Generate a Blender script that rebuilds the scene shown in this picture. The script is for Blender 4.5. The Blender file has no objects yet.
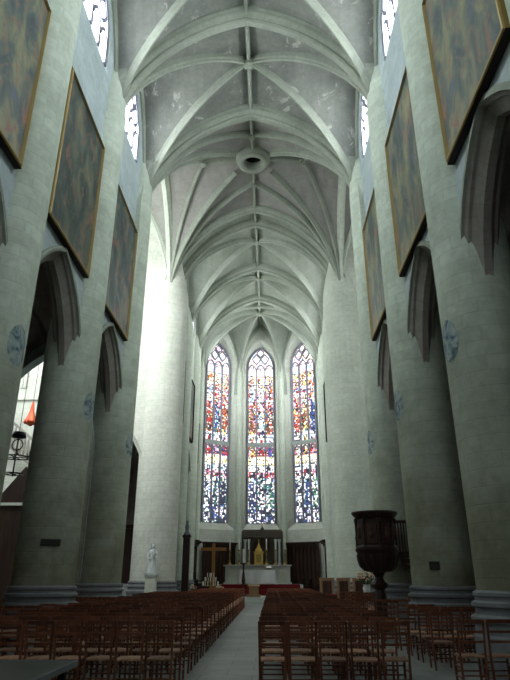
import bpy, math, random
from mathutils import Vector, Matrix
random.seed(7)
PI = math.pi
scene = bpy.context.scene
COL = scene.collection
sqrt, sin, cos = math.sqrt, math.sin, math.cos

# ------------------------------------------------------------------ materials
def mat(name, color, rough=.8, metal=0., spec=.3):
    m = bpy.data.materials.new(name); m.use_nodes = True
    b = m.node_tree.nodes['Principled BSDF']
    b.inputs['Base Color'].default_value = (*color, 1); b.inputs['Roughness'].default_value = rough
    b.inputs['Metallic'].default_value = metal; b.inputs['Specular IOR Level'].default_value = spec
    return m
def ramp(nt, stops, src):
    r = nt.nodes.new('ShaderNodeValToRGB'); e = r.color_ramp.elements
    while len(e) < len(stops): e.new(.5)
    for i, (p, c) in enumerate(stops): e[i].position = p; e[i].color = (*c, 1) if len(c) == 3 else c
    nt.links.new(src, r.inputs[0]); return r
def mixc(nt, mode, fac, a, b):
    m = nt.nodes.new('ShaderNodeMix'); m.data_type = 'RGBA'; m.blend_type = mode
    for s, v in ((m.inputs[0], fac), (m.inputs[6], a), (m.inputs[7], b)):
        if hasattr(v, 'links'): nt.links.new(v, s)
        elif isinstance(v, (int, float)): s.default_value = v
        else: s.default_value = (*v, 1)
    return m.outputs[2]
def noise(nt, vec, scale, detail=4, rough=.55, dist=0):
    n = nt.nodes.new('ShaderNodeTexNoise'); nt.links.new(vec, n.inputs['Vector'])
    n.inputs['Scale'].default_value = scale; n.inputs['Detail'].default_value = detail
    n.inputs['Roughness'].default_value = rough; n.inputs['Distortion'].default_value = dist
    return n.outputs['Fac']
def stone(name, base, dark, bw=.75, bh=.33, joint=.82, patch=None, patch_lo=.55, rough=.9, mortar=.012, low_shade=None, vary=.12):
    """coursed stone: bricks in UV metres, soft stains from object-space noise"""
    m = mat(name, base, rough, spec=.15); nt = m.node_tree; b = nt.nodes['Principled BSDF']
    tc = nt.nodes.new('ShaderNodeTexCoord'); br = nt.nodes.new('ShaderNodeTexBrick')
    nt.links.new(tc.outputs['UV'], br.inputs['Vector'])
    br.inputs['Color1'].default_value = (1, 1, 1, 1); br.inputs['Color2'].default_value = (1-vary, 1-vary, 1-vary*1.1, 1)
    br.inputs['Mortar'].default_value = (joint, joint, joint, 1)
    br.inputs['Scale'].default_value = 1; br.inputs['Mortar Size'].default_value = mortar; br.inputs['Mortar Smooth'].default_value = .4
    br.inputs['Brick Width'].default_value = bw; br.inputs['Row Height'].default_value = bh
    geo = nt.nodes.new('ShaderNodeNewGeometry')
    n1 = noise(nt, geo.outputs['Position'], .55, 6, .62, .3)
    r1 = ramp(nt, [(.35, dark), (.62, base)], n1)
    c = mixc(nt, 'MULTIPLY', 1., r1.outputs[0], br.outputs['Color'])
    n2 = noise(nt, geo.outputs['Position'], 6, 5, .7)
    r2 = ramp(nt, [(.3, (.86, .86, .86)), (.65, (1.04, 1.04, 1.04))], n2)
    c = mixc(nt, 'MULTIPLY', 1., c, r2.outputs[0])
    if patch:
        n3 = noise(nt, geo.outputs['Position'], 1.1, 8, .72, .6)
        r3 = ramp(nt, [(patch_lo, (0, 0, 0)), (patch_lo+.04, (1, 1, 1))], n3)
        c = mixc(nt, 'MIX', r3.outputs[0], c, patch)
    if low_shade:      # painted shade: brown darkening towards the floor, its edge ragged with noise
        sp = nt.nodes.new('ShaderNodeSeparateXYZ'); nt.links.new(geo.outputs['Position'], sp.inputs[0])
        n4 = noise(nt, geo.outputs['Position'], .8, 5, .6)
        ad = nt.nodes.new('ShaderNodeMath'); ad.operation = 'MULTIPLY_ADD'; nt.links.new(n4, ad.inputs[0]); ad.inputs[1].default_value = 9; nt.links.new(sp.outputs[2], ad.inputs[2])
        mr = nt.nodes.new('ShaderNodeMapRange'); nt.links.new(ad.outputs[0], mr.inputs[0])
        mr.inputs[1].default_value = 5; mr.inputs[2].default_value = 13; mr.inputs[3].default_value = 1; mr.inputs[4].default_value = 0
        c = mixc(nt, 'MULTIPLY', mr.outputs[0], c, low_shade)
    nt.links.new(c, b.inputs['Base Color'])
    bp = nt.nodes.new('ShaderNodeBump'); bp.inputs['Strength'].default_value = .35; bp.inputs['Distance'].default_value = .03
    mx = nt.nodes.new('ShaderNodeMath'); mx.operation = 'MULTIPLY_ADD'
    nt.links.new(n2, mx.inputs[0]); mx.inputs[1].default_value = .5; nt.links.new(br.outputs['Fac'], mx.inputs[2]); 
    inv = nt.nodes.new('ShaderNodeMath'); inv.operation = 'MULTIPLY'; inv.inputs[1].default_value = -1
    nt.links.new(mx.outputs[0], inv.inputs[0]); nt.links.new(inv.outputs[0], bp.inputs['Height'])
    nt.links.new(bp.outputs[0], b.inputs['Normal'])
    return m
def wood(name, base, dark, rough=.5, scale=6, vary=0):
    m = mat(name, base, rough); nt = m.node_tree; b = nt.nodes['Principled BSDF']
    tc = nt.nodes.new('ShaderNodeTexCoord'); mp = nt.nodes.new('ShaderNodeMapping'); mp.inputs['Scale'].default_value = (1, 1, .12)
    nt.links.new(tc.outputs['Object'], mp.inputs[0])
    r = ramp(nt, [(.3, dark), (.7, base)], noise(nt, mp.outputs[0], scale, 5, .6, .5))
    if vary:
        oi = nt.nodes.new('ShaderNodeObjectInfo'); v = ramp(nt, [(0, (1-vary,)*3), (1, (1+vary,)*3)], oi.outputs['Random'])
        nt.links.new(mixc(nt, 'MULTIPLY', 1., r.outputs[0], v.outputs[0]), b.inputs['Base Color'])
    else: nt.links.new(r.outputs[0], b.inputs['Base Color'])
    return m
def glow(name, color, strength):
    m = bpy.data.materials.new(name); m.use_nodes = True; nt = m.node_tree; nt.nodes.clear()
    o = nt.nodes.new('ShaderNodeOutputMaterial'); e = nt.nodes.new('ShaderNodeEmission')
    e.inputs[0].default_value = (*color, 1); e.inputs[1].default_value = strength
    nt.links.new(e.outputs[0], o.inputs[0]); return m, nt, e

M = {}
G0 = (.50, .56, .50)
M['column'] = stone('column_stone', (.66, .74, .64), (.54, .61, .52), .70, .31, .86, low_shade=(.36, .32, .25), mortar=.014)
M['wall'] = stone('wall_stone', (.52, .60, .62), (.42, .50, .52), .8, .34, .88)
M['pale'] = stone('pale_stone', (.68, .69, .62), (.58, .60, .53), .6, .3, .84, vary=.07, mortar=.014)
M['pier'] = stone('pier_stone', (.64, .69, .60), (.54, .59, .50), .6, .3, .86, vary=.07, mortar=.014)
M['rib'] = stone('rib_stone', (.37, .40, .34), (.29, .32, .27), 1.1, 3., .9, mortar=.01)
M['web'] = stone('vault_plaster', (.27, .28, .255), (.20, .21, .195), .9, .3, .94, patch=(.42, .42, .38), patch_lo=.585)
M['web2'] = stone('choir_vault_plaster', (.33, .355, .30), (.26, .285, .24), .9, .3, .95)
M['webx'] = stone('crossing_vault_plaster', (.36, .355, .33), (.31, .305, .285), .9, .3, .97)
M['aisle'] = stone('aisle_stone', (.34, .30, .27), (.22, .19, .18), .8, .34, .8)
M['arch'] = stone('arch_stone', (.34, .32, .29), (.26, .235, .21), .8, .34, .82)  # brown stone with the soffits' shade darkened into its colour
M['retable'] = stone('retable_marble', (.15, .125, .105), (.08, .066, .058), 3, 3, .9, mortar=.003)
M['base'] = stone('base_stone', (.27, .285, .30), (.17, .18, .19), 2, 2, .9, mortar=.004)
M['marble'] = stone('altar_stone', (.60, .63, .60), (.46, .50, .48), 3, 3, .9, mortar=.003)
M['seat_wood'] = wood('chair_wood', (.19, .066, .034), (.09, .030, .016), .34, 9, vary=.4)
M['seat_rush'] = wood('chair_rush', (.46, .27, .17), (.26, .13, .08), .6, 30, vary=.45)
M['dark_wood'] = wood('dark_oak', (.060, .030, .020), (.025, .013, .010), .5, 5)
M['pulpit_wood'] = wood('pulpit_oak', (.045, .022, .017), (.02, .011, .01), .45, 5)
M['pulpit_brown'] = wood('carved_oak', (.085, .040, .028), (.04, .02, .015), .45, 6)
M['mid_wood'] = wood('golden_oak', (.42, .20, .055), (.28, .12, .03), .5, 5)
M['light_wood'] = wood('light_oak', (.40, .25, .13), (.26, .15, .075), .5, 5)
M['gold'] = mat('old_gilding', (.40, .30, .13), .45, .4)
M['altar_gold'] = mat('altar_gilding', (.62, .42, .12), .4, .6)
M['gold_dark'] = mat('tarnished_gilding', (.36, .24, .08), .5, .5)
M['frame_dark'] = mat('frame_underside', (.022, .016, .016), .8)
M['iron'] = mat('black_iron', (.02, .02, .025), .5, .6)
M['cloth'] = mat('white_cloth', (.88, .90, .93), .9)
M['carpet'] = mat('red_carpet', (.17, .012, .018), .95)
M['wax'] = mat('candle_wax', (.80, .78, .68), .5)
M['plaster'] = mat('white_plaster', (.66, .69, .70), .7)
M['copper'] = mat('red_copper', (.62, .10, .04), .3, .4)
M['slab'] = mat('slate_table_top', (.05, .055, .06), .28, 0, .5)
M['slab_edge'] = mat('table_edge', (.24, .27, .28), .5)
M['book'] = mat('book_cover', (.05, .03, .04), .5)
M['paper'] = mat('paper', (.7, .68, .6), .8)
M['green'] = mat('leaf_green', (.05, .10, .03), .7)
M['petal'] = mat('cream_petals', (.75, .66, .45), .7)
M['petal_p'] = mat('pink_petals', (.62, .30, .25), .7)
M['lead'] = mat('window_lead', (.10, .10, .14), .7)
M['tracery'] = stone('tracery_stone', (.30, .30, .36), (.24, .24, .30), 3, 3, .9)
M['tracery2'] = stone('transom_stone', (.42, .47, .44), (.34, .38, .36), 3, 3, .9)
M['plaque'] = mat('bronze_plaque', (.03, .03, .028), .5, .3)
M['cushion'] = mat('red_cushion', (.22, .02, .03), .9)

# floor flagstones
def floor_mat():
    m = stone('flagstones', (.34, .37, .36), (.22, .25, .25), .9, .6, .55, rough=.42, mortar=.014, vary=.2)
    m.node_tree.nodes['Principled BSDF'].inputs['Specular IOR Level'].default_value = .4
    return m
M['floor'] = floor_mat()

# the big canvases: dark baroque paint, blotches of several colours
def canvas_mat(i, cols):
    m = mat('oil_painting_%d' % i, (.1, .1, .1), .42, spec=.35); nt = m.node_tree; b = nt.nodes['Principled BSDF']
    tc = nt.nodes.new('ShaderNodeTexCoord'); mp = nt.nodes.new('ShaderNodeMapping')
    mp.inputs['Location'].default_value = (i*3.1, i*1.7, 0); mp.inputs['Scale'].default_value = (1.25, .75, 1)
    nt.links.new(tc.outputs['UV'], mp.inputs[0])
    n = noise(nt, mp.outputs[0], 1.0, 7, .62, .5)
    r = ramp(nt, [(.28, cols[0]), (.42, cols[1]), (.50, cols[2]), (.58, cols[3]), (.70, cols[4])], n)
    n2 = noise(nt, mp.outputs[0], 1.7, 6, .7, .8)
    r2 = ramp(nt, [(.54, (0, 0, 0)), (.64, (1, 1, 1))], n2)
    c = mixc(nt, 'MIX', r2.outputs[0], r.outputs[0], cols[5])
    n3 = noise(nt, mp.outputs[0], 1.3, 6, .65, .6)
    r3 = ramp(nt, [(.33, (1, 1, 1)), (.40, (0, 0, 0))], n3)
    c = mixc(nt, 'MIX', r3.outputs[0], c, cols[6])
    nt.links.new(c, b.inputs['Base Color']); return m
PC = [[(.020, .032, .032), (.040, .062, .060), (.07, .095, .080), (.13, .14, .09), (.24, .21, .13), (.24, .12, .08), (.06, .12, .14)],
      [(.015, .026, .032), (.032, .06, .07), (.06, .095, .095), (.13, .15, .11), (.26, .23, .15), (.32, .11, .07), (.045, .10, .13)],
      [(.04, .055, .06), (.08, .115, .12), (.14, .17, .14), (.25, .25, .15), (.36, .32, .20), (.30, .15, .11), (.12, .14, .22)]]
for i in range(3): M['canvas%d' % i] = canvas_mat(i, PC[i])
def crest_mat():
    m = mat('faded_painted_crest', (.3, .36, .38), .9); nt = m.node_tree; b = nt.nodes['Principled BSDF']
    geo = nt.nodes.new('ShaderNodeNewGeometry'); n = noise(nt, geo.outputs['Position'], 3.2, 5, .6, 1.5)
    r = ramp(nt, [(.38, (.10, .15, .18)), (.5, (.28, .36, .38)), (.62, (.42, .48, .44))], n)
    nt.links.new(r.outputs[0], b.inputs['Base Color']); return m
M['crest'] = crest_mat()

# glass
LUM_HI, LUM_T, LUM_W = 48., 27., 2.
def clear_glass(name, strength):
    m, nt, e = glow(name, (.86, .93, 1.), strength)
    tc = nt.nodes.new('ShaderNodeTexCoord'); 
    n = noise(nt, tc.outputs['UV'], 2.2, 4, .6, .6)
    r = ramp(nt, [(.36, (.12, .14, .16)), (.42, (.90, .96, .97))], n)
    nt.links.new(r.outputs[0], e.inputs[0]); return m
M['clear'] = clear_glass('leaded_clear_glass', LUM_HI)
M['clear_side'] = glow('plain_leaded_glass', (.92, .97, .96), LUM_T)[0]
M['clear_end'] = glow('pale_leaded_glass', (.92, .97, .96), 6.)[0]
M['apse_fill'] = clear_glass('apse_fill_glass', 34.)  # glow of the added side windows
M['clear_choir'] = clear_glass('choir_leaded_glass', 34.)
M['clear_dim'] = glow('plain_dim_glass', (.92, .97, .96), 3.)[0]
M['clear_west'] = glow('plain_west_glass', (.90, .97, 1.), LUM_W)[0]
m, nt, e = glow('stained_glass', (1, 1, 1), 1.0)
at = nt.nodes.new('ShaderNodeVertexColor'); at.layer_name = 'glass'; nt.links.new(at.outputs[0], e.inputs[0]); M['stained'] = m
STAINED = e

# ------------------------------------------------------------------ mesh builder
class MB:
    def __init__(s): s.v = []; s.f = []; s.uv = []; s.mi = []; s.sm = []; s.col = []
    def face(s, pts, uv=None, mi=0, smooth=False, col=None):
        n = len(s.v); s.v += [Vector(p) for p in pts]; s.f.append(tuple(range(n, n+len(pts)))); s.uv.append(uv); s.mi.append(mi); s.sm.append(smooth); s.col.append(col)
    def grid(s, rows, uvs=None, mi=0, smooth=True, closed=False):
        """rows: list of equal lists of points; shared vertices so that it shades smoothly"""
        n0 = len(s.v); m = len(rows[0])
        for r in rows: s.v += [Vector(p) for p in r]
        for i in range(len(rows)-1):
            for j in range(m-1 + (1 if closed else 0)):
                k = (j+1) % m
                s.f.append((n0+i*m+j, n0+i*m+k, n0+(i+1)*m+k, n0+(i+1)*m+j))
                if uvs: s.uv.append([uvs(i, j), uvs(i, j+1), uvs(i+1, j+1), uvs(i+1, j)])
                else: s.uv.append(None)
                s.mi.append(mi); s.sm.append(smooth); s.col.append(None)
    def box(s, c, d, rz=0, mi=0, tap=1., rx=0):
        x, y, z = d[0]/2, d[1]/2, d[2]/2; R = Matrix.Rotation(rz, 3, 'Z') @ Matrix.Rotation(rx, 3, 'X'); c = Vector(c)
        P = [c + R @ Vector((sx*x*(tap if sz > 0 else 1), sy*y*(tap if sz > 0 else 1), sz*z)) for sz in (-1, 1) for sx, sy in ((-1, -1), (1, -1), (1, 1), (-1, 1))]
        for q in ((3, 2, 1, 0), (4, 5, 6, 7), (0, 1, 5, 4), (1, 2, 6, 5), (2, 3, 7, 6), (3, 0, 4, 7)): s.face([P[i] for i in q], mi=mi)
    def lathe(s, prof, c=(0, 0, 0), n=32, smooth=True, mi=0, a0=0, a1=2*PI, cap=True):
        c = Vector(c); closed = abs(a1-a0-2*PI) < 1e-6; N = n if closed else n+1
        rows = [[c + Vector((r*cos(a0+(a1-a0)*j/n), r*sin(a0+(a1-a0)*j/n), z)) for j in range(N)] for r, z in prof]
        rm = max(r for r, z in prof)
        s.grid(rows, lambda i, j: (rm*(a1-a0)*j/n, prof[i][1]+c.z), mi, smooth, closed)
        if cap and closed:
            for r, z, fl in ((prof[0][0], prof[0][1], 1), (prof[-1][0], prof[-1][1], 0)):
                if r > 1e-4:
                    ring = [c + Vector((r*cos(2*PI*j/n), r*sin(2*PI*j/n), z)) for j in range(n)]
                    s.face(ring[::-1] if fl else ring, mi=mi)
    def tube(s, pts, r, n=8, mi=0, cap=True):
        pts = [Vector(p) for p in pts]; rows = []
        rr = r if isinstance(r, (list, tuple)) else [r]*len(pts); up = None
        for i, p in enumerate(pts):
            t = (pts[min(i+1, len(pts)-1)]-pts[max(i-1, 0)]).normalized()
            if up is None: up = Vector((0, 0, 1)) if abs(t.z) < .9 else Vector((1, 0, 0))
            a = t.cross(up).normalized(); b = a.cross(t).normalized(); up = b
            rows.append([p + a*rr[i]*cos(2*PI*j/n) + b*rr[i]*sin(2*PI*j/n) for j in range(n)])
        s.grid(rows, None, mi, n > 4, True)
        if cap: s.face(rows[0][::-1], mi=mi); s.face(rows[-1], mi=mi)
    def bar(s, a, b, w, d, side=None, mi=0):
        a, b = Vector(a), Vector(b); t = (b-a).normalized()
        x = Vector(side).normalized() if side is not None else t.cross(Vector((0, 0, 1)) if abs(t.z) < .9 else Vector((0, 1, 0))).normalized()
        y = t.cross(x).normalized()
        P = [p + x*sx*w/2 + y*sy*d/2 for p in (a, b) for sx, sy in ((-1, -1), (1, -1), (1, 1), (-1, 1))]
        for q in ((3, 2, 1, 0), (4, 5, 6, 7), (0, 1, 5, 4), (1, 2, 6, 5), (2, 3, 7, 6), (3, 0, 4, 7)): s.face([P[i] for i in q], mi=mi)
    def sweep(s, pts, bn, prof, mi=0, closed_prof=True, smooth=False, cap=False):
        """sweep a 2-D profile (b, n) along a planar path; bn = horizontal binormal; n axis points outward/up"""
        pts = [Vector(p) for p in pts]; bn = Vector(bn).normalized(); rows = []; L = 0; Ls = []
        zz = max(((bn.cross((pts[min(i+1, len(pts)-1)]-pts[max(i-1, 0)]).normalized())).z for i in range(len(pts))), key=abs); sg = -1 if zz < 0 else 1
        for i, p in enumerate(pts):
            t = (pts[min(i+1, len(pts)-1)]-pts[max(i-1, 0)]).normalized()
            nn = sg * bn.cross(t).normalized()
            rows.append([p + bn*b + nn*q for b, q in prof]); 
            if i: L += (p-pts[i-1]).length
            Ls.append(L)
        per = [0]
        for k in range(len(prof)): per.append(per[-1] + math.dist(prof[k], prof[(k+1) % len(prof)]))
        s.grid(rows, lambda i, j: (per[j], Ls[i]), mi, smooth, closed_prof)
        if cap: s.face(rows[0][::-1], mi=mi); s.face(rows[-1], mi=mi)
    def build(s, name, mats, parent=None, loc=None, flip=False, merge=False):
        me = bpy.data.meshes.new(name)
        off = Vector(loc) if loc is not None else (Vector(parent['_w']) if parent is not None and '_w' in parent else Vector((0, 0, 0)))
        me.from_pydata([tuple(v-off) for v in s.v], [], [f[::-1] for f in s.f] if flip else s.f); 
        for m in (mats if isinstance(mats, (list, tuple)) else [mats]): me.materials.append(M[m] if isinstance(m, str) else m)
        me.polygons.foreach_set('material_index', s.mi); me.polygons.foreach_set('use_smooth', s.sm)
        ul = me.uv_layers.new(name='UVMap'); k = 0; data = [0.]*(2*len(me.loops))
        for fi, f in enumerate(s.f):
            uv = s.uv[fi]; ps = [s.v[i] for i in f]
            if uv is None:
                nrm = Vector((0, 0, 0))
                for a, b in zip(ps, ps[1:]+ps[:1]): nrm += Vector(((a.y-b.y)*(a.z+b.z), (a.z-b.z)*(a.x+b.x), (a.x-b.x)*(a.y+b.y)))
                ax = max(range(3), key=lambda q: abs(nrm[q])); uv = [((p.y, p.z), (p.x, p.z), (p.x, p.y))[ax] for p in ps]
            if flip: uv = uv[::-1]
            for u in uv: data[k] = u[0]; data[k+1] = u[1]; k += 2
        ul.data.foreach_set('uv', data)
        if any(c is not None for c in s.col):
            ca = me.color_attributes.new('glass', 'FLOAT_COLOR', 'CORNER'); cd = []
            for fi, f in enumerate(s.f): cd += [*(s.col[fi] or (0, 0, 0)), 1]*len(f)
            ca.data.foreach_set('color', cd)
        me.update()
        o = bpy.data.objects.new(name, me); COL.objects.link(o)
        if parent is not None: o.parent = parent; o['_w'] = tuple(off)
        else: o.location = off; o['_w'] = tuple(off)
        return o
def thing(name, label, cat, loc=(0, 0, 0), group=None, rz=0):
    o = bpy.data.objects.new(name, None); COL.objects.link(o); o.location = loc; o.rotation_euler.z = rz
    o['_w'] = tuple(loc) if rz == 0 else (0, 0, 0)
    o['label'] = label; o['category'] = cat
    if group: o['group'] = group
    return o
def tag(o, label, cat, group=None, kind=None):
    o['label'] = label; o['category'] = cat
    if group: o['group'] = group
    if kind: o['kind'] = kind
    return o
def struct(name, loc=(0, 0, 0), label=None):
    o = bpy.data.objects.new(name, None); COL.objects.link(o); o.location = loc; o['_w'] = tuple(loc); o['kind'] = 'structure'
    if label: o['label'] = label
    return o
def st(o, label=None): o['kind'] = 'structure'; return o

# ------------------------------------------------------------------ the plan of the church (metres)
A, C0, ZS, ZA = 4.95, 1.40, 16.0, 22.15         # nave arch: half-span, centre offset, springing, crown
RR = A + C0
def f(x): return ZS + sqrt(max(0., RR*RR - (abs(x)+C0)**2)) * (ZA-ZS)/sqrt(RR*RR-C0*C0)
WA = 5.12
def fw(x): return f(min(1., abs(x)/WA)*A) + .48
def pointed(a, rise, x):
    c = (rise*rise-a*a)/(2*a); return sqrt(max(0., (a+c)**2-(abs(x)+c)**2))
XC, RC = 5.31, .81
YC = [0.93-5.18, 0.93, 6.11, 11.29, 16.47, 21.65]  # column rows, west to crossing
YW = -7.0
YX, YE = 21.65, 29.35                            # crossing
CH = [31.2, 36.7, 41.7]                          # choir rows
APX = [(-4.95, 41.7), (-4.95, 45.5), (-1.85, 47.6), (1.85, 47.6), (4.95, 45.5), (4.95, 41.7)]
APO = (0, 44.4)
XW = 4.97                                        # wall plane above the arcade

PR_BIG = [(-.12, 0), (.12, 0), (.17, .07), (.15, .16), (.27, .24), (.31, .30), (.33, .40), (.38, .48), (.38, .9), (-.38, .9), (-.38, .48), (-.33, .40), (-.31, .30), (-.27, .24), (-.15, .16), (-.17, .07)]
PR_MID = [(-.07, 0), (.07, 0), (.11, .07), (.10, .14), (.20, .25), (.22, .34), (.22, .8), (-.22, .8), (-.22, .34), (-.20, .25), (-.10, .14), (-.11, .07)]
PR_RIB = [(-.03, 0), (.03, 0), (.055, .05), (.05, .10), (.09, .18), (.09, .5), (-.09, .5), (-.09, .18), (-.05, .10), (-.055, .05)]
PR_FINE = [(-.035, 0), (.035, 0), (.065, .06), (.09, .16), (.09, .45), (-.09, .45), (-.09, .16), (-.065, .06)]
DOME = .50

def arc_ts(n=22): return [sin(PI/2*i/n) for i in range(n+1)]   # denser near 1
def arch_path(y, a=A, zlow=13.2):
    xs = [a*t for t in arc_ts()]; pts = [Vector((-x, y, f(x))) for x in xs[::-1]] + [Vector((x, y, f(x))) for x in xs[1:]]
    return [Vector((-a, y, zlow))] + pts + [Vector((a, y, zlow))]

ceiling = struct('ceiling')
def arch(y, prof=PR_BIG, name='transverse_arch'):
    b = MB(); b.sweep(arch_path(y), (0, 1, 0), prof); return st(b.build(name, 'rib', ceiling))

def web_bay(y0, y1, matname, hole=0., n=20):
    b = MB(); cy = (y0+y1)/2; hy = (y1-y0)/2; ts = [-t for t in arc_ts(n)][::-1] + arc_ts(n)[1:]
    P = lambda p, q: Vector((p*WA, cy+q*hy, fw(WA*min(abs(p), abs(q))) + DOME*(1-p*p)*(1-q*q)))
    for i in range(2*n):
        for j in range(2*n):
            p0, p1, q0, q1 = ts[i], ts[i+1], ts[j], ts[j+1]
            if hole and math.hypot((p0+p1)/2*WA, (q0+q1)/2*hy) < hole: continue
            a, bb, c, d = P(p0, q0), P(p1, q0), P(p1, q1), P(p0, q1)
            if abs(p0) > abs(q0) or abs(p1) > abs(q1): uvf = lambda v: (v.y, v.x)
            else: uvf = lambda v: (v.x, v.y)
            if i == j: T = [(a, d, c), (a, c, bb)]
            elif i+j == 2*n-1: T = [(a, d, bb), (bb, d, c)]
            else: T = [(a, d, c, bb)]
            for t in T: b.face(t, [uvf(v) for v in t])
    return st(b.build('vault_web', matname, ceiling))
def diag_rib(p0, p1, y0, y1, prof=PR_RIB, tmin=0.):
    """half rib from the centre of a bay out to corner (p0,p1 = +-1)"""
    cy = (y0+y1)/2; hy = (y1-y0)/2; ts = [t for t in arc_ts(20) if t >= tmin]
    if tmin: ts = [tmin]+ts
    pts = [Vector((p0*A*t, cy+p1*hy*t, f(A*t)+.14*(1-t)+DOME*(1-t*t)**2)) for t in ts]; d = pts[-1]-pts[0]
    pts.append(Vector((pts[-1].x, pts[-1].y, 13.5)))
    b = MB(); b.sweep(pts, (-d.y, d.x, 0), prof); return st(b.build('vault_rib', 'rib', ceiling))
def ridge(ya, yb, x=0, zo=0., n=12, dome=True, d0=-1., d1=1.):
    b = MB(); b.sweep([Vector((x, ya+(yb-ya)*i/n, ZA+.16+zo+(DOME*(1-(d0+(d1-d0)*i/n)**2) if dome else 0))) for i in range(n+1)], (1, 0, 0), PR_FINE); return st(b.build('ridge_rib', 'rib', ceiling))
def boss(x, y, z, r=.27):
    b = MB(); b.lathe([(.05, -.16), (r*.55, -.14), (r*.7, -.06), (r*.95, -.03), (r, .05), (r*.8, .12), (r*.8, .3)], (x, y, z), 16)
    for k in range(8):
        a = 2*PI*k/8; b.box((x+r*.75*cos(a), y+r*.75*sin(a), z-.05), (.1, .1, .12), a)
    return st(b.build('keystone', 'rib', ceiling))
def wall_rib(s, y0, y1):
    cy = (y0+y1)/2; hy = (y1-y0)/2; ts = [-t for t in arc_ts(14)][::-1] + arc_ts(14)[1:]
    b = MB(); b.sweep([Vector((s*(A-.02), cy+q*hy, f(A*abs(q))-.02)) for q in ts], (1, 0, 0), PR_FINE); st(b.build('wall_rib', 'rib', ceiling))

bays = list(zip(YC[:-1], YC[1:])) 
for y0, y1 in [(YW, YC[0])] + bays:
    web_bay(y0, y1, 'web'); cy = (y0+y1)/2
    for sx in (-1, 1):
        wall_rib(sx, y0, y1)
        for sy in (-1, 1): diag_rib(sx, sy, y0, y1)
    ridge(y0, y1); boss(0, cy, ZA+.16+DOME)
for y in YC: arch(y)
# crossing: star vault with an oculus
web_bay(YX, YE, 'webx', hole=.85); cy = (YX+YE)/2; hy = (YE-YX)/2
for sx in (-1, 1):
    for sy in (-1, 1): diag_rib(sx, sy, YX, YE, tmin=.19)
    b = MB(); b.sweep([Vector((sx*x, cy, ZA+.12+DOME*(1-(x/5.2)**2))) for x in (.9, 1.5, 2.2, 3, 4, 5.2)], (0, 1, 0), PR_FINE); st(b.build('ridge_rib', 'rib', ceiling))
    boss(sx*2.75, cy, ZA+.12+DOME*.72, .2)
    for sy in (-1, 1):      # tiercerons, pier to side keystone
        pts = []
        for i in range(21):
            t = sin(PI/2*i/20); q = t; px_ = (2.75+(A-2.75)*t); pts.append(Vector((sx*px_, cy+sy*hy*q, f(A*q)+.12*(1-q)+DOME*(1-(px_/WA)**2)*(1-q*q))))
        pts.append(Vector((pts[-1].x, pts[-1].y, 13.5))); d = pts[-1]-pts[0]
        b = MB(); b.sweep(pts, (-d.y, d.x, 0), PR_FINE); st(b.build('tierceron_rib', 'rib', ceiling))
    for sy in (-1, 1):      # tiercerons to the keystones on the long ridge
        pts = []
        for i in range(21):
            t = sin(PI/2*i/20); qq = (2.0+(hy-2.0)*t)/hy; pts.append(Vector((sx*A*t, cy+sy*hy*qq, f(A*t)+.12*(1-t)+DOME*(1-t*t)*(1-qq*qq))))
        pts.append(Vector((pts[-1].x, pts[-1].y, 13.5))); d = pts[-1]-pts[0]
        b = MB(); b.sweep(pts, (-d.y, d.x, 0), PR_FINE); st(b.build('tierceron_rib', 'rib', ceiling))
for sy in (-1, 1): boss(0, cy+sy*2.0, ZA+.16+DOME*.7, .16)
ridge(YX, cy-.9, d0=-1, d1=-.25); ridge(cy+.9, YE, d0=.25, d1=1)
b = MB(); b.lathe([(.52, .45), (.52, .0), (.56, -.08), (.68, -.13), (.80, -.1), (.84, -.02), (.84, .08), (.92, .12), (.95, .22), (.95, .5)], (0, cy, ZA+DOME-.02), 40, cap=False)
st(b.build('oculus_ring', 'rib', ceiling))
b = MB(); b.lathe([(.01, 1.18), (.62, 1.18), (.62, 1.25)], (0, cy, ZA+DOME+.30), 32); pass
b.lathe([(.53, -.1), (.53, 1.2)], (0, cy, ZA+DOME+.3), 32, cap=False)
st(b.build('oculus_shaft', 'frame_dark', ceiling))
# choir
arch(YE+.14, PR_MID[:5]+[(.22, .45), (-.22, .45)]+PR_MID[-5+0:] if False else [(b_, min(n_, .45)) for b_, n_ in PR_MID]); arch(CH[0]-.15, PR_MID)
b = MB(); xs = [WA*t for t in arc_ts()]; row = [-x for x in xs[::-1]]+xs[1:]
b.grid([[Vector((x, y, fw(x))) for x in row] for y in (YE, CH[0])], lambda i, j: (i*1.8, j*.3)); st(b.build('vault_web', 'web2', ceiling))
ridge(YE, CH[0], dome=False)
for y0, y1 in zip(CH[:-1], CH[1:]):
    web_bay(y0, y1, 'web2')
    for sx in (-1, 1):
        wall_rib(sx, y0, y1)
        for sy in (-1, 1): diag_rib(sx, sy, y0, y1)
        pts = [Vector((sx*x, (y0+y1)/2, ZA+.16+DOME*(1-(x/5.12)**2))) for x in (0, .6, 1.2)]
        b = MB(); b.sweep(pts, (0, 1, 0), PR_FINE); st(b.build('ridge_rib', 'rib', ceiling))
    ridge(y0, y1); boss(0, (y0+y1)/2, ZA+.16+DOME, .22)
for y in CH[1:]: arch(y, PR_MID)
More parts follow.
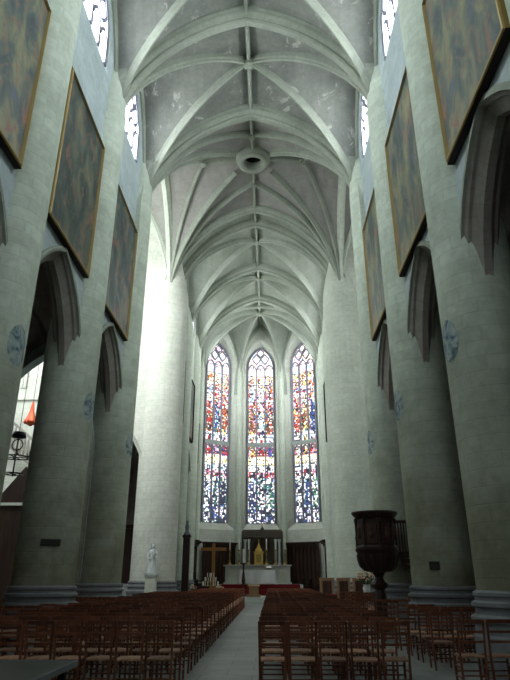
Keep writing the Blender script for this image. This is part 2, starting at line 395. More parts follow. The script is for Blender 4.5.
# apse umbrella vault
def apse_cell(V0, V1, bay=12):
    b = MB(); n = 16; ss = [-t for t in arc_ts(n)][::-1] + arc_ts(n)[1:]; tt = arc_ts(14)
    O = Vector(APO); V0, V1 = Vector(V0), Vector(V1)
    def P(t, s):
        e = V0.lerp(V1, (s+1)/2); q = O.lerp(e, t*1.015); w = t*abs(s)
        return Vector((q.x, q.y, fw(WA*w)))
    rows = [[P(t, s) for s in ss] for t in tt]
    for i in range(len(tt)-1):
        for j in range(len(ss)-1): b.face([rows[i][j], rows[i+1][j], rows[i+1][j+1], rows[i][j+1]], [(j*.3, i*.3)]*4)
    st(b.build('vault_web', 'web2', ceiling))
ring = APX
for i in range(6): apse_cell(ring[i], ring[(i+1) % 6])
for (x, y) in ring[:]:
    if y > 42 or True:
        pts = [Vector((APO[0]+(x-APO[0])*t, APO[1]+(y-APO[1])*t, f(A*t)+.12*(1-t))) for t in arc_ts(20)]; d = pts[-1]-pts[0]
        pts.append(Vector((x, y, 12.)))
        b = MB(); b.sweep(pts, (-d.y, d.x, 0), PR_FINE); st(b.build('vault_rib', 'rib', ceiling))
ridge(CH[2], 47.6, dome=False); boss(0, APO[1], ZA+.1, .33); boss(0, 43.05, ZA+.12, .2)
for sx in (-1, 1):
    b = MB(); b.sweep([Vector((sx*x, 43.05, ZA+.02)) for x in (0, 1, 1.7)], (0, 1, 0), PR_FINE); st(b.build('ridge_rib', 'rib', ceiling))
for i in (1, 2, 3, 4):
    a0, a1 = ring[i-1] if False else ring[i], ring[i+1] if i < 5 else ring[0]
    if i == 4: continue
    V0, V1 = Vector(a0), Vector(a1); qs = [-t for t in arc_ts(14)][::-1] + arc_ts(14)[1:]; d = (V1-V0).normalized(); nin = (Vector(APO)-V0.lerp(V1, .5)).normalized()
    pts = [Vector((*(V0.lerp(V1, (q+1)/2)+nin*.1), f(A*abs(q))-.02)) for q in qs]
    b = MB(); b.sweep(pts, (nin.x, nin.y, 0), PR_FINE); st(b.build('wall_rib', 'rib', ceiling))

# ------------------------------------------------------------------ walls
AR_O, AR_I, AR_Z = (2.2, 3.25), (1.82, 2.98), 6.8      # arcade arch: outer / inner half-span and rise, springing
def arc_o(t): return AR_Z + pointed(*AR_O, t) if abs(t) < AR_O[0] else AR_Z
def lin(a, b, n): return [a+(b-a)*i/n for i in range(n+1)]
def wall_strip(b, pt, s0, s1, lo, hi, win=None, n=48, wlo=None, wtop=None, wedge=None):
    """facing wall in (s, z): from lo(s) to hi(s), leaving the window |s-wc|<wh between wlo and wtop(s) open"""
    ss = sorted(set(lin(s0, s1, n) + ([x for x in lin(-wedge, wedge, 24)] if wedge else [])))
    for a, c in zip(ss, ss[1:]):
        if c-a < 1e-6: continue
        m = (a+c)/2
        def q(f0, f1):
            z = [f0(a), f0(c), f1(c), f1(a)]
            if z[3]-z[0] < 1e-4 and z[2]-z[1] < 1e-4: return
            p = [(a, z[0]), (c, z[1]), (c, z[2]), (a, z[3])]
            b.face([pt(x, y, 0) for x, y in p], p)
        if wedge and abs(m) < wedge: q(lo, lambda x: wlo); q(wtop, hi)
        else: q(lo, hi)
def reveal(b, pt, curves, lo=None):
    """loft between opening outlines given as (list of (s,z), depth)"""
    for (c0, d0), (c1, d1) in zip(curves, curves[1:]):
        for i in range(len(c0)-1):
            b.face([pt(*c0[i], d0), pt(*c0[i+1], d0), pt(*c1[i+1], d1), pt(*c1[i], d1)], [(d0, i*.3), (d0, i*.3+.3), (d1+.3, i*.3+.3), (d1+.3, i*.3)])
def outline(h, z0, zs, rise, n=14):
    ts = [sin(PI/2*i/n) for i in range(n+1)]
    L = [(-h*t, zs+pointed(h, rise, h*t)) for t in ts[::-1]] + [(h*t, zs+pointed(h, rise, h*t)) for t in ts[1:]]
    return [(-h, z0)] + L + [(h, z0)]
def tracery(b, pt, h, z0, zs, rise, d, w=.10, lights=3, transoms=(), close=True, dd=.16):
    """stone mullions, lancet heads and mouchettes of a flamboyant window"""
    top = lambda x: zs + pointed(h, rise, x)
    side = lambda a, c: (pt(*c, d)-pt(*a, d)).normalized().cross((pt(0, 0, 1)-pt(0, 0, 0)).normalized())
    def seg(a, c, ww=w):
        if math.dist(a, c) > 1e-4: b.bar(pt(*a, d), pt(*c, d), ww, dd, side(a, c))
    lw = 2*h/lights; zh = zs-.25
    for k in range(1, lights):
        x = -h+k*lw; seg((x, z0), (x, zh))
    O = outline(h, z0, zs, rise)
    for a, c in zip(O, O[1:]): seg(a, c, w*1.3)
    for k in range(lights):
        c0 = -h+(k+.5)*lw; hh = lw/2
        L = [(c0+hh*t, zh+pointed(hh, hh*1.5, hh*t)) for t in lin(-1, 1, 8)]
        for a, c in zip(L, L[1:]): 
            if a[1] <= top(a[0])+.05 and c[1] <= top(c[0])+.05: seg(a, c, w*.8)
    # diamonds above the heads: two, then one at the crown
    def mouch(cx, cz, rw, rh):
        L = [(cx, cz-rh), (cx-rw*.75, cz-rh*.3), (cx-rw, cz+rh*.15), (cx-rw*.45, cz+rh*.55), (cx, cz+rh), (cx+rw*.45, cz+rh*.55), (cx+rw, cz+rh*.15), (cx+rw*.75, cz-rh*.3), (cx, cz-rh)]
        for a, c in zip(L, L[1:]): seg(a, c, w*.8)
    R = top(0)-zh
    mouch(-lw*.5, zh+R*.50, lw*.47, R*.22); mouch(lw*.5, zh+R*.50, lw*.47, R*.22); mouch(0, zh+R*.77, lw*.42, R*.18)
    for z in transoms:
        seg((-h, z), (h, z), .30)
        for k in range(lights):
            c0 = -h+(k+.5)*lw; hh = lw/2; L = [(c0+hh*t, z-.75+pointed(hh, hh*1.4, hh*t)) for t in lin(-1, 1, 6)]
            for a, c in zip(L, L[1:]): seg(a, c, w*.9)

def frame(o, sd, nd):
    o, sd, nd = Vector(o), Vector(sd).normalized(), Vector(nd).normalized()
    return lambda s, z, d: o + sd*s + nd*d + Vector((0, 0, z))

WIN = [0]
def window(pt, h, z0, zs, rise, d, glass, bars=True, z_leads=None, base=None):
    WIN[0] += 1
    w = struct('window_%d' % WIN[0], tuple(base if base is not None else pt(0, z0, d)))
    g = MB(); O = outline(h, z0, zs, rise)
    L = [o for o in O if o[0] <= 0]; Rr = [(-x, z) for x, z in L]
    for i in range(len(L)-1):
        g.face([pt(*L[i], d+.03), pt(*Rr[i], d+.03), pt(*Rr[i+1], d+.03), pt(*L[i+1], d+.03)], [L[i], Rr[i], Rr[i+1], L[i+1]])
    st(g.build('glass_pane', glass, w))
    if bars:
        t = MB(); tracery(t, pt, h, z0, zs, rise, d-.07, w=.17, dd=.12); 
        for z in lin(z0+.6, zs-.6, 3): t.bar(pt(-h, z, d-.02), pt(h, z, d-.02), .04, .04)
        st(t.build('window_tracery', 'tracery', w))
    return w

def flank(sx, nm, y0, y1, arcade=True, win=True, up='wall', wz=18.35, glass=None):
    cyy = (y0+y1)/2; hy = (y1-y0)/2
    pt = frame((sx*XW, cyy, 0), (0, 1, 0), (sx, 0, 0))
    web = lambda s: fw(WA*min(1, abs(s)/hy))+.05
    b = MB(); wh = min(1.44, hy-.75); wzs = 19.4 if arcade else 18.6
    wt = lambda s: wzs + pointed(wh, 2.2, s)
    wall_strip(b, pt, -hy, hy, (lambda s: arc_o(s)) if arcade else (lambda s: 0.), web, n=52, wlo=wz, wtop=wt, wedge=wh if win else None)
    if arcade:
        cu = lambda p, k=1: [(p[0]*t, AR_Z+pointed(*p, p[0]*t)) for t in ([-t for t in arc_ts(16)][::-1]+arc_ts(16)[1:])]
        mid = ((AR_O[0]+AR_I[0])/2+.06, (AR_O[1]+AR_I[1])/2+.1)
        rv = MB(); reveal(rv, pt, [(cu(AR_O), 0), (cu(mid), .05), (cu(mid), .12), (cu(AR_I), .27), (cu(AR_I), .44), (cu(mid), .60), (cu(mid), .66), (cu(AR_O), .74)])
        pb = frame((sx*(XW+.74), cyy, 0), (0, 1, 0), (sx, 0, 0))
        wall_strip(b, pb, -hy, hy, arc_o, lambda s: 13., n=40)
        hood = MB(); hood.sweep([pt(s, z, -.02) for s, z in cu((AR_O[0]+.03, AR_O[1]+.04))], (1, 0, 0), [(-.05, -.04), (.05, -.04), (.07, .03), (.04, .09), (-.04, .09)])
    if win: reveal(b, pt, [(outline(wh, wz, wzs, 2.2), 0), (outline(wh-.16, wz+.25, wzs, 2.05), .16)])
    if win: b.face([pt(-wh, wz, 0), pt(wh, wz, 0), pt(wh-.16, wz+.25, .16), pt(-wh+.16, wz+.25, .16)])
    o = st(b.build(nm, up, None, loc=(sx*XW, cyy, 0)))
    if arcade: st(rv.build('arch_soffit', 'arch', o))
    if arcade: st(hood.build('arch_moulding', 'rib', o))
    if win: window(pt, wh-.16, wz+.25, wzs, 2.05, .16, glass or ('clear_choir' if up == 'pier' else 'clear'))
    return o

for y0, y1 in [(YW, YC[0])]+bays:
    for sx, nm in ((-1, 'wall_left'), (1, 'wall_right')): flank(sx, nm, y0, y1)
for i, (y0, y1) in enumerate(zip(CH[:-1], CH[1:])):
    for sx, nm in ((-1, 'wall_choir_left'), (1, 'wall_choir_right')): flank(sx, nm, y0, y1, up='pier')
for sx, nm in ((-1, 'wall_choir_left'), (1, 'wall_choir_right')): flank(sx, nm, CH[2], 45.5, arcade=False, up='pier', wz=13.4, glass='apse_fill')  # edge-on side windows here are added to brighten the apse

# apse walls with the three stained glass windows
def hue(name):
    return {'white': (1.0, .98, .95), 'lilac': (.80, .74, .95), 'blue': (.05, .10, .34), 'sky': (.45, .68, .95), 'red': (.50, .04, .04), 'orange': (.62, .20, .06),
            'yellow': (.98, .82, .30), 'cream': (1., .92, .66), 'green': (.08, .26, .14), 'dark': (.022, .025, .045), 'navy': (.025, .035, .09), 'pink': (.90, .45, .55), 'brown': (.30, .13, .06), 'violet': (.35, .14, .50), 'teal': (.05, .16, .17)}[name]
BANDS = [ # z0, z1, palette with weights
    (5.4, 6.6, 'white white navy dark dark dark lilac teal blue'.split()),
    (6.6, 9.0, 'white dark navy white green teal white dark blue sky white'.split()),
    (9.0, 9.5, 'dark red pink white dark lilac'.split()),
    (9.5, 9.95, 'white white white dark sky'.split()),
    (9.95, 10.7, 'cream yellow white cream white'.split()),
    (10.7, 11.6, 'red blue orange red violet green pink white'.split()),
    (11.6, 12.6, 'white white lilac sky white dark'.split()),
    (12.6, 14.6, 'brown red white blue orange dark yellow green'.split()),
    (14.6, 16.6, 'white sky orange red blue cream white pink'.split()),
    (16.6, 17.8, 'cream yellow white orange lilac brown white'.split()),
    (17.8, 22, 'white white lilac white cream lilac sky pink'.split())]
def figures(rng, w):
    """robed figures, one per light and band: (centre s, foot z, head z, half width, robe colours)"""
    F = []
    sets = {0: [('red', 'brown'), ('blue', 'sky'), ('orange', 'red'), ('red', 'red'), ('pink', 'blue'), ('red', 'blue'), ('navy', 'white'), ('teal', 'dark'), ('navy', 'dark')],
            1: [('brown', 'pink'), ('white', 'sky'), ('red', 'brown'), ('orange', 'yellow'), ('red', 'red'), ('blue', 'violet'), ('navy', 'blue'), ('white', 'dark'), ('green', 'teal')],
            2: [('red', 'orange'), ('brown', 'yellow'), ('blue', 'blue'), ('white', 'pink'), ('brown', 'yellow'), ('pink', 'brown'), ('dark', 'white'), ('blue', 'navy'), ('green', 'white')]}[w]
    for k in range(3):
        c = (-1.12+.747*(k+.5))
        F.append((c, 12.9, 15.6, .25, *sets[k])); F.append((c, 10.75, 12.4, .24, *sets[3+k])); F.append((c, 6.7, 9.0, .25, *sets[6+k]))
        if w == 1: F.append((c, 15.3, 17.4, .2, 'sky' if k == 0 else 'white' if k == 1 else 'lilac', 'white' if k != 2 else 'brown'))
    return F
def stained_window(idx, pt, h, z0, zs, rise, d):
    WIN[0] += 1; rng = random.Random(40+idx)
    w = struct('window_%d' % WIN[0], tuple(pt(0, z0, d)))
    F = figures(rng, idx); top = lambda x: zs+pointed(h, rise, x)
    pieces = [('glass_panel', z0, 11.75), ('glass_panel', 11.75, 18.3), ('glass_head', 18.3, 30)]
    cell = .11
    lz = []
    for name, za, zb in pieces:
        for k in (range(3) if name == 'glass_panel' else [0]):
            g = MB(); sa, sb = (-h+k*2*h/3, -h+(k+1)*2*h/3) if name == 'glass_panel' else (-h, h)
            ns = max(1, round((sb-sa)/cell)); ss = lin(sa, sb, ns); z = za
            while z < min(zb, top(0)):
                z2 = min(z+cell*rng.uniform(.8, 1.3), zb)
                for s0, s1 in zip(ss, ss[1:]):
                    m = (s0+s1)/2
                    zt0, zt1 = min(z2, top(s0)), min(z2, top(s1))
                    if min(zt0, zt1) <= z+1e-3: 
                        if top(m) <= z: continue
                        zt0 = max(zt0, z); zt1 = max(zt1, z)
                    pal = next(p for a, c, p in BANDS if a <= z < c); cn = pal[int(abs(sin(int(m/.26+50)*12.9+int(z/.34)*78.2+idx)*43758)) % len(pal)] if rng.random() < .5 else rng.choice(pal)
                    for c, f0, f1, hw, c1, c2 in F:
                        if f0 <= z < f1:
                            t = (z-f0)/(f1-f0); ww = hw*(1.05-.75*t)
                            if t > .86: 
                                if abs(m-c) < .09: cn = 'cream'
                            elif abs(m-c+.04*sin(z*5)) < ww: cn = rng.choice((c1, c1, c1, c2, c2, 'dark', 'white'))
                    col = Vector(hue(cn)); j = rng.uniform(.7, 1.1)
                    if name == 'glass_head': j = rng.uniform(.85, 1.1)
                    if rng.random() < (.14 if z < 17.8 else .05): col = Vector(hue('dark'))
                    g.face([pt(s0, z, d), pt(s1, z, d), pt(s1, zt1, d), pt(s0, zt0, d)], col=tuple(min(1., (q*.90+.02)*j) for q in col))
                z = z2
            st(g.build(name, 'stained', w))
    t = MB()
    for z in lin(z0, zs, 17): t.bar(pt(-h, z, d-.03), pt(h, z, d-.03), .035, .04)
    st(t.build('saddle_bars', 'lead', w))
    t = MB(); tracery(t, pt, h, z0, zs, rise, d-.1, w=.095, transoms=(11.75,)); st(t.build('window_tracery', 'tracery2' if False else 'tracery', w))
    t = MB(); t.bar(pt(-h, 11.75, d-.16), pt(h, 11.75, d-.16), .34, .12, (0, 0, 1)); st(t.build('transom', 'tracery2', w))
SW = (1.13, 5.45, 18.6, 1.95)
def apse_wall(nm, V0, V1, idx):
    V0, V1 = Vector((*V0, 0)), Vector((*V1, 0)); c = (V0+V1)/2; sd = (V1-V0).normalized(); nd = Vector((-sd.y, sd.x, 0))
    if nd.dot(Vector((*APO, 0))-c) > 0: nd = -nd
    hl = (V1-V0).length/2; pt = frame(c, sd, nd); ho = 1.50 if idx == 1 else 1.62
    web = lambda s: fw(WA*min(1, abs(s)/hl))+.05
    b = MB(); O = (ho, 4.9, 18.5, 2.75)
    wall_strip(b, pt, -hl, hl, lambda s: 0., web, n=30, wlo=O[1], wtop=lambda s: O[2]+pointed(ho, O[3], s), wedge=ho)
    reveal(b, pt, [(outline(*O), 0), (outline(ho-.1, 5.0, 18.5, 2.6), .06), (outline(ho-.14, 5.1, 18.5, 2.5), .16), (outline(1.25, 5.35, 18.6, 2.1), .5), (outline(SW[0], 5.45, 18.6, SW[3]), .55)])
    b.face([pt(-ho, 4.9, 0), pt(ho, 4.9, 0), pt(SW[0], SW[1], .55), pt(-SW[0], SW[1], .55)])
    st(b.build(nm, 'pale', None, loc=tuple(c)))
    stained_window(idx, pt, *SW, .55)
    return pt, hl
apse_wall('wall_apse_left', APX[1], APX[2], 0)
apse_wall('wall_apse_back', APX[2], APX[3], 1)
apse_wall('wall_apse_right', APX[3], APX[4], 2)
# slim shafts in the apse corners
for i, (x, y) in enumerate(APX):
    if i in (0, 5): continue
    b = MB(); b.lathe([(.34, .8), (.34, 1.1), (.24, 1.25), (.22, 1.4), (.22, 17.6), (.10, 19.)], (x*.985, y-.08, 0), 14)
    tag(b.build('wall_shaft', 'pier', None, loc=(x*.985, y-.08, .8)), 'slim stone shaft in the apse corner %s' % ('', 'before the left window', 'between the left and middle windows', 'between the middle and right windows', 'beyond the right window')[i], 'shaft')

# west wall behind the photographer, with its big window
pt = frame((0, YW, 0), (1, 0, 0), (0, -1, 0)); b = MB()
wall_strip(b, pt, -XW, XW, lambda s: 0., lambda s: fw(s)+.05, wlo=7., wtop=lambda s: 15+pointed(3.2, 4.4, s), wedge=3.2); reveal(b, pt, [(outline(3.2, 7, 15, 4.4), 0), (outline(3., 7.1, 15, 4.2), .4)])
b.face([pt(-3.2, 7, 0), pt(3.2, 7, 0), pt(3., 7.1, .4), pt(-3., 7.1, .4)])
st(b.build('wall_west', 'wall', None, loc=(0, YW, 0))); window(pt, 3., 7.1, 15, 4.2, .4, 'clear_west')

# ------------------------------------------------------------------ columns
BASE = [(.95, 0), (.95, .62), (.92, .66), (.92, .84), (.965, .86), (.965, .93), (.885, .97), (.875, 1.07), (.93, 1.10), (.93, 1.16), (.865, 1.19), (.86, 1.25), (.89, 1.27), (.89, 1.32), (.82, 1.36)]
ORD = ['first', 'second', 'third', 'fourth', 'fifth', 'sixth', 'seventh', 'eighth', 'ninth', 'tenth', 'eleventh', 'twelfth', 'thirteenth', 'fourteenth', 'fifteenth', 'sixteenth', 'seventeenth', 'eighteenth', 'nineteenth', 'twentieth']
def column(x, y, r=RC, zt=17.4, label='', m='column', top=True, group='round columns of the nave'):
    t = thing('stone_column', label, 'column', (x, y, 0), group)
    b = MB(); prof = [(r, 1.3), (r, zt), (r*.95, zt+.7), (r*.8, zt+1.6), (r*.6, zt+2.5), (r*.45, zt+3.6)]
    b.lathe(prof, (x, y, 0), 56, cap=False); b.build('shaft', m, t)
    b = MB(); b.lathe([(q+r-RC, z) for q, z in BASE], (x, y, 0), 56, smooth=False); b.build('base', 'base', t)
    return t
colL, colR = {}, {}
place = {0: 'beside the photographer', 1: 'beside the photographer', 2: 'just behind the first big painting'}
for i, y in enumerate(YC):
    for sx, d, nm in ((-1, colL, 'left'), (1, colR, 'right')):
        lab = 'round green-grey stone column on the %s of the nave, %s' % (nm, ['behind the photographer', 'beside the photographer', 'just outside the frame', 'nearest in view', 'second in view', 'third, at the crossing'][i])
        d[i] = column(sx*XC, y, label=lab)
# faded painted crests, plaques, on the columns
def curved_patch(cx, cy, r, a, z, wa, hz, parent, name, m, n=10, rnd=True):
    b = MB(); R = r+.012; rows = []
    for i in range(n+1):
        v = -1+2*i/n; hw = sqrt(max(0, 1-v*v)) if rnd else 1.
        rows.append([Vector((cx+R*cos(a+wa*hw*u), cy+R*sin(a+wa*hw*u), z+hz*v)) for u in lin(-1, 1, 8)])
    b.grid(rows); return b.build(name, m, parent)
for d, sx in ((colL, -1), (colR, 1)):
    for i in (3, 4, 5):
        y = YC[i]; aim = math.atan2(-y*.55, (0-sx*XC)*1.0)
        o = curved_patch(sx*XC, y, RC, (-.22 if sx < 0 else PI+.22), 6.2 if i > 3 else 6.1, .36, .48, d[i], 'painted_crest', 'crest'); o['label'] = 'faded blue-grey painted coat of arms'
def plate(cx, cy, r, a, z, w, h, parent):
    b = MB(); c = Vector((cx+(r+.01)*cos(a), cy+(r+.01)*sin(a), z)); b.box(c, (.05, w, h), a); o = b.build('plaque', 'plaque', parent); o['label'] = 'small dark plaque'
plate(-XC, YC[4], RC, -1.15, 2.4, .50, .16, colL[4]); plate(XC, YC[4], RC, -2.05, 1.83, .26, .2, colR[4])

# crossing piers east, choir columns
tl = column(-5.03, 30.2, 1.1, 16.2, 'pale thick crossing pier at the left of the choir, white statue at its foot', 'pale', group='crossing piers')
tr = column(5.03, 30.2, 1.1, 16.2, 'pale thick crossing pier at the right of the choir, behind the pulpit', 'pier', group='crossing piers')
for sx, nm in ((-1, 'left'), (1, 'right')):
    column(sx*XC, CH[1], .84, 17, 'pale round column on the %s side of the choir, next beyond the crossing pier' % nm, 'pier', group='choir columns')
    column(sx*XC, CH[2], .80, 17, 'pale round column on the %s side of the choir, before the apse' % nm, 'pier', group='choir columns')

# ------------------------------------------------------------------ transept arms
TXE = 15.2
def tf(s, h): return 16 + pointed(h, 6.15, s)
for sx, nm in ((-1, 'left'), (1, 'right')):
    # east wall with the choir aisle arch
    pt = frame((sx*(5.4+ (TXE-5.4)/2), YE+.1, 0), (sx, 0, 0), (0, 1, 0)); hw = (TXE-5.4)/2; ac = 8.0-(5.4+hw)   # centre of the arch in s
    lo = lambda s: (5.6+pointed(2.5, 4.4, s-ac)) if abs(s-ac) < 2.5 else 0.
    b = MB(); ss = sorted(set(lin(-hw-.6, hw, 40)+lin(ac-2.5, ac+2.5, 30)))
    for a, c in zip(ss, ss[1:]):
        m = (a+c)/2
        if abs(m-ac) < 2.5: z0, z1 = max(5.6, lo(a)), max(5.6, lo(c))
        else: z0 = z1 = 0
        p = [(a, z0), (c, z1), (c, 23.2), (a, 23.2)]; b.face([pt(x, y, 0) for x, y in p], p)
    cv = lambda h, r: [(ac+h*x, 5.6+pointed(h, r, h*x)) for x in ([-t for t in arc_ts(16)][::-1]+arc_ts(16)[1:])]
    reveal(b, pt, [([(ac-2.5, 0)]+cv(2.5, 4.4)+[(ac+2.5, 0)], 0), ([(ac-2.42, 0)]+cv(2.42, 4.3)+[(ac+2.42, 0)], .14), ([(ac-2.3, 0)]+cv(2.3, 4.1)+[(ac+2.3, 0)], .3), ([(ac-2.3, 0)]+cv(2.3, 4.1)+[(ac+2.3, 0)], 1.1)])
    o = st(b.build('wall_transept_%s' % nm, 'pale', None, loc=tuple(pt(0, 0, 0))))
    b = MB()
    for z in (10.4,): b.bar(pt(-hw+4.6, z, -.08), pt(hw, z, -.08), .16, .2, (0, 0, 1))
    st(b.build('string_course', 'pale', o))
    b = MB()                                     # blind arch with mouldings, high on the wall
    for h, r, dd in ((3.1, 4.4, .0), (2.9, 4.2, -.06)):
        c0 = 3.9+5.4-(5.4+hw)+.3
        b.sweep([pt(s+c0, z, dd) for s, z in outline(h, 11., 16.4, r)], (0, 1, 0), [(-.06, -.05), (.06, -.05), (.06, .07), (-.06, .07)])
    st(b.build('blind_arch', 'pale', o))
    # west wall of the arm, with arch to the nave aisle and a high window
    ptw = frame((sx*(5.4+hw), YX-.1, 0), (sx, 0, 0), (0, -1, 0)); b = MB(); wc = ac
    for a, c in zip(ss, ss[1:]):
        m = (a+c)/2
        if abs(m-ac) < 2.5: z0, z1 = max(5.6, lo(a)), max(5.6, lo(c))
        else: z0 = z1 = 0
        p = [(a, z0), (c, z1), (c, 23.2), (a, 23.2)]
        if abs(m-wc) < 1.75:
            wtp = lambda x: 17.5+pointed(1.75, 2.6, x-wc)
            b.face([ptw(x, y, 0) for x, y in [(a, z0), (c, z1), (c, 11.8), (a, 11.8)]]); b.face([ptw(x, y, 0) for x, y in [(a, wtp(a)), (c, wtp(c)), (c, 23.2), (a, 23.2)]])
        else: b.face([ptw(x, y, 0) for x, y in p], p)
    for x0, x1 in ((0, 0),):
        pass
    reveal(b, ptw, [([(ac-2.5, 0)]+cv(2.5, 4.4)+[(ac+2.5, 0)], 0), ([(ac-2.3, 0)]+cv(2.3, 4.1)+[(ac+2.3, 0)], .2), ([(ac-2.3, 0)]+cv(2.3, 4.1)+[(ac+2.3, 0)], .7)])
    o = st(b.build('wall_transept_%s' % nm, 'wall', None, loc=tuple(ptw(0, 0, 0))))
    if sx < 0:
        px = frame(ptw(wc, 0, 0), (sx, 0, 0), (0, -1, 0)); window(px, 1.75, 11.8, 17.5, 2.6, .1, 'clear_side', bars=True)
    else:
        px = frame(ptw(wc, 0, 0), (sx, 0, 0), (0, -1, 0)); window(px, 1.75, 11.8, 17.5, 2.6, .1, 'clear_dim', bars=True)
    # end wall with the great window
    pe = frame((sx*TXE, (YX+YE)/2, 0), (0, 1, 0), (sx, 0, 0)); hh = (YE-YX)/2+.2; b = MB()
    wall_strip(b, pe, -hh, hh, lambda s: 0., lambda s: 23.2, wlo=8., wtop=lambda s: 16.5+pointed(2.5, 3.6, s), wedge=2.5)
    st(b.build('wall_transept_%s' % nm, 'pale', None, loc=tuple(pe(0, 0, 0))))
    window(pe, 2.5, 8., 16.5, 3.6, .1, 'clear_end' if sx < 0 else 'clear_dim')
    # vault of the arm: pointed barrel with a rib at its mouth
    ys = [-t for t in arc_ts()][::-1]+arc_ts()[1:]; yc_, hyy = (YX+YE)/2, hy+.12
    for xa, xb in ((5.0, 10.1), (10.1, TXE+.1)):
        b = MB(); ts = [-t for t in arc_ts(14)][::-1]+arc_ts(14)[1:]; xm, hx = (xa+xb)/2, (xb-xa)/2
        P = lambda p, q: Vector((sx*(xm+p*hx), yc_+q*hyy, fw(WA*min(abs(p), abs(q)))+.3*(1-p*p)*(1-q*q)))
        for i in range(28):
            for j in range(28):
                a, bb, c, d = P(ts[i], ts[j]), P(ts[i+1], ts[j]), P(ts[i+1], ts[j+1]), P(ts[i], ts[j+1])
                for t in ([(a, d, c), (a, c, bb)] if i == j else [(a, d, bb), (bb, d, c)] if i+j == 27 else [(a, d, c, bb)]): b.face(t)
        st(b.build('vault_web', 'webx', ceiling))
        for p0, p1 in ((1, 1), (-1, -1), (1, -1), (-1, 1)):
            pts = [Vector((sx*(xm+p0*hx*t), yc_+p1*hyy*t, f(A*t)+.14*(1-t)+.3*(1-t*t)**2)) for t in arc_ts(16)]; d = pts[-1]-pts[0]
            b = MB(); b.sweep(pts, (-d.y, d.x, 0), PR_RIB); st(b.build('vault_rib', 'pier', ceiling))
        for q in (-1, 1):
            b = MB(); b.sweep([Vector((sx*(xm+t*hx), yc_+q*(hyy-.02), f(A*abs(t))+.1)) for t in ts], (0, 1, 0), PR_FINE); st(b.build('wall_rib', 'pier', ceiling))
        b = MB(); b.sweep([Vector((sx*xb, yc_+q*hyy, f(A*abs(q)))) for q in ys], (1, 0, 0), PR_MID); st(b.build('transept_arch', 'pier', ceiling))
    b = MB(); b.sweep([Vector((sx*5.0, (YX+YE)/2-hy, 13))]+[Vector((sx*5.0, (YX+YE)/2+q*hy, f(A*abs(q))-.05)) for q in ys]+[Vector((sx*5.0, (YX+YE)/2+hy, 13))], (1, 0, 0), PR_MID)
    st(b.build('transept_arch', 'pier', ceiling))

# ------------------------------------------------------------------ aisles
def aisle_groin(sx, y0, y1, m='aisle'):
    xc, hx = 8.15, 2.45; cyy, hyy = (y0+y1)/2, (y1-y0)/2; n = 8; b = MB(); ts = [-t for t in arc_ts(n)][::-1] + arc_ts(n)[1:]
    g = lambda t: 6.9 + pointed(1., 1.5, t)/1.5*3.9
    P = lambda p, q: Vector((sx*(xc+p*hx), cyy+q*hyy, g(min(abs(p), abs(q)))))
    for i in range(2*n):
        for j in range(2*n):
            a, bb, c, d = P(ts[i], ts[j]), P(ts[i+1], ts[j]), P(ts[i+1], ts[j+1]), P(ts[i], ts[j+1])
            for t in ([(a, d, c), (a, c, bb)] if i == j else [(a, d, bb), (bb, d, c)] if i+j == 2*n-1 else [(a, d, c, bb)]): b.face(t)
    st(b.build('vault_web', m, ceiling))
    for y in (y0, y1):
        pts = [Vector((sx*(xc+hx*.93*q), y, g(abs(q))-.25)) for q in ts]; pts = [Vector((pts[0].x, y, 5.5))]+pts+[Vector((pts[-1].x, y, 5.5))]
        b = MB(); b.sweep(pts, (0, 1, 0), [(-.12, 0), (.12, 0), (.2, .1), (.36, .28), (.36, .5), (-.36, .5), (-.36, .28), (-.2, .1)]); st(b.build('aisle_arch', m, ceiling))
    for p0, p1 in ((1, 1), (-1, -1), (1, -1), (-1, 1)):
        pts = [Vector((sx*(xc+hx*p0*t), cyy+hyy*p1*t, g(t)-.12)) for t in arc_ts(10)]; d = pts[-1]-pts[0]
        b = MB(); b.sweep(pts, (-d.y, d.x, 0), [(-.05, 0), (.05, 0), (.12, .2), (-.12, .2)]); st(b.build('vault_rib', m, ceiling))
for sx in (-1, 1):
    for y0, y1 in [(YW, YC[0])]+bays+[(YE+1.1, CH[1]), (CH[1], CH[2])]: aisle_groin(sx, y0, y1)
    for ya, yb, nm in ((YW, YX, 'nave_aisle'), (YE, CH[2]+.3, 'choir_aisle')):
        b = MB()
        b.box((sx*10.75, (ya+yb)/2, 6), (.3, yb-ya, 12)); st(b.build('wall_%s_%s' % (nm, 'left' if sx < 0 else 'right'), 'aisle', None, loc=(sx*10.75, (ya+yb)/2, 0)))
    b = MB(); b.box((sx*8, YW-.1, 6), (6, .2, 12)); st(b.build('wall_west_aisle', 'aisle', None, loc=(sx*8, YW, 0)))
    b = MB(); b.box((sx*8, CH[2]+.3, 6), (6, .2, 12)); st(b.build('wall_east_aisle', 'aisle', None, loc=(sx*8, CH[2]+.3, 0)))

# ------------------------------------------------------------------ floor, steps, carpet
b = MB(); b.box((0, 20, -.1), (32, 57, .2)); st(b.build('floor', 'floor', None, loc=(0, 20, 0)))
b = MB(); b.box((0, 42.9, .095), (9.2, 10.8, .19)); b.box((0, 43.05, .285), (9.2, 10.3, .19)); st(b.build('floor_choir_platform', 'marble', None, loc=(0, 43, 0)))
b = MB(); b.box((0, 44.2, .54), (6.4, 6.0, .32)); b.box((0, 44.5, .86), (5.8, 5.2, .32)); st(b.build('floor_altar_dais', 'marble', None, loc=(0, 44, .38)))
b = MB(); b.box((0, 43.0, 1.027), (5.4, 2.2, .014)); b.box((0, 41.89, .86), (5.4, .02, .34)); b.box((0, 41.53, .707), (5.4, .7, .014)); b.box((0, 41.19, .54), (5.4, .02, .34))
tag(b.build('carpet', 'carpet', None, loc=(0, 42, .38)), 'red carpet over the dais steps under the altar', 'carpet')

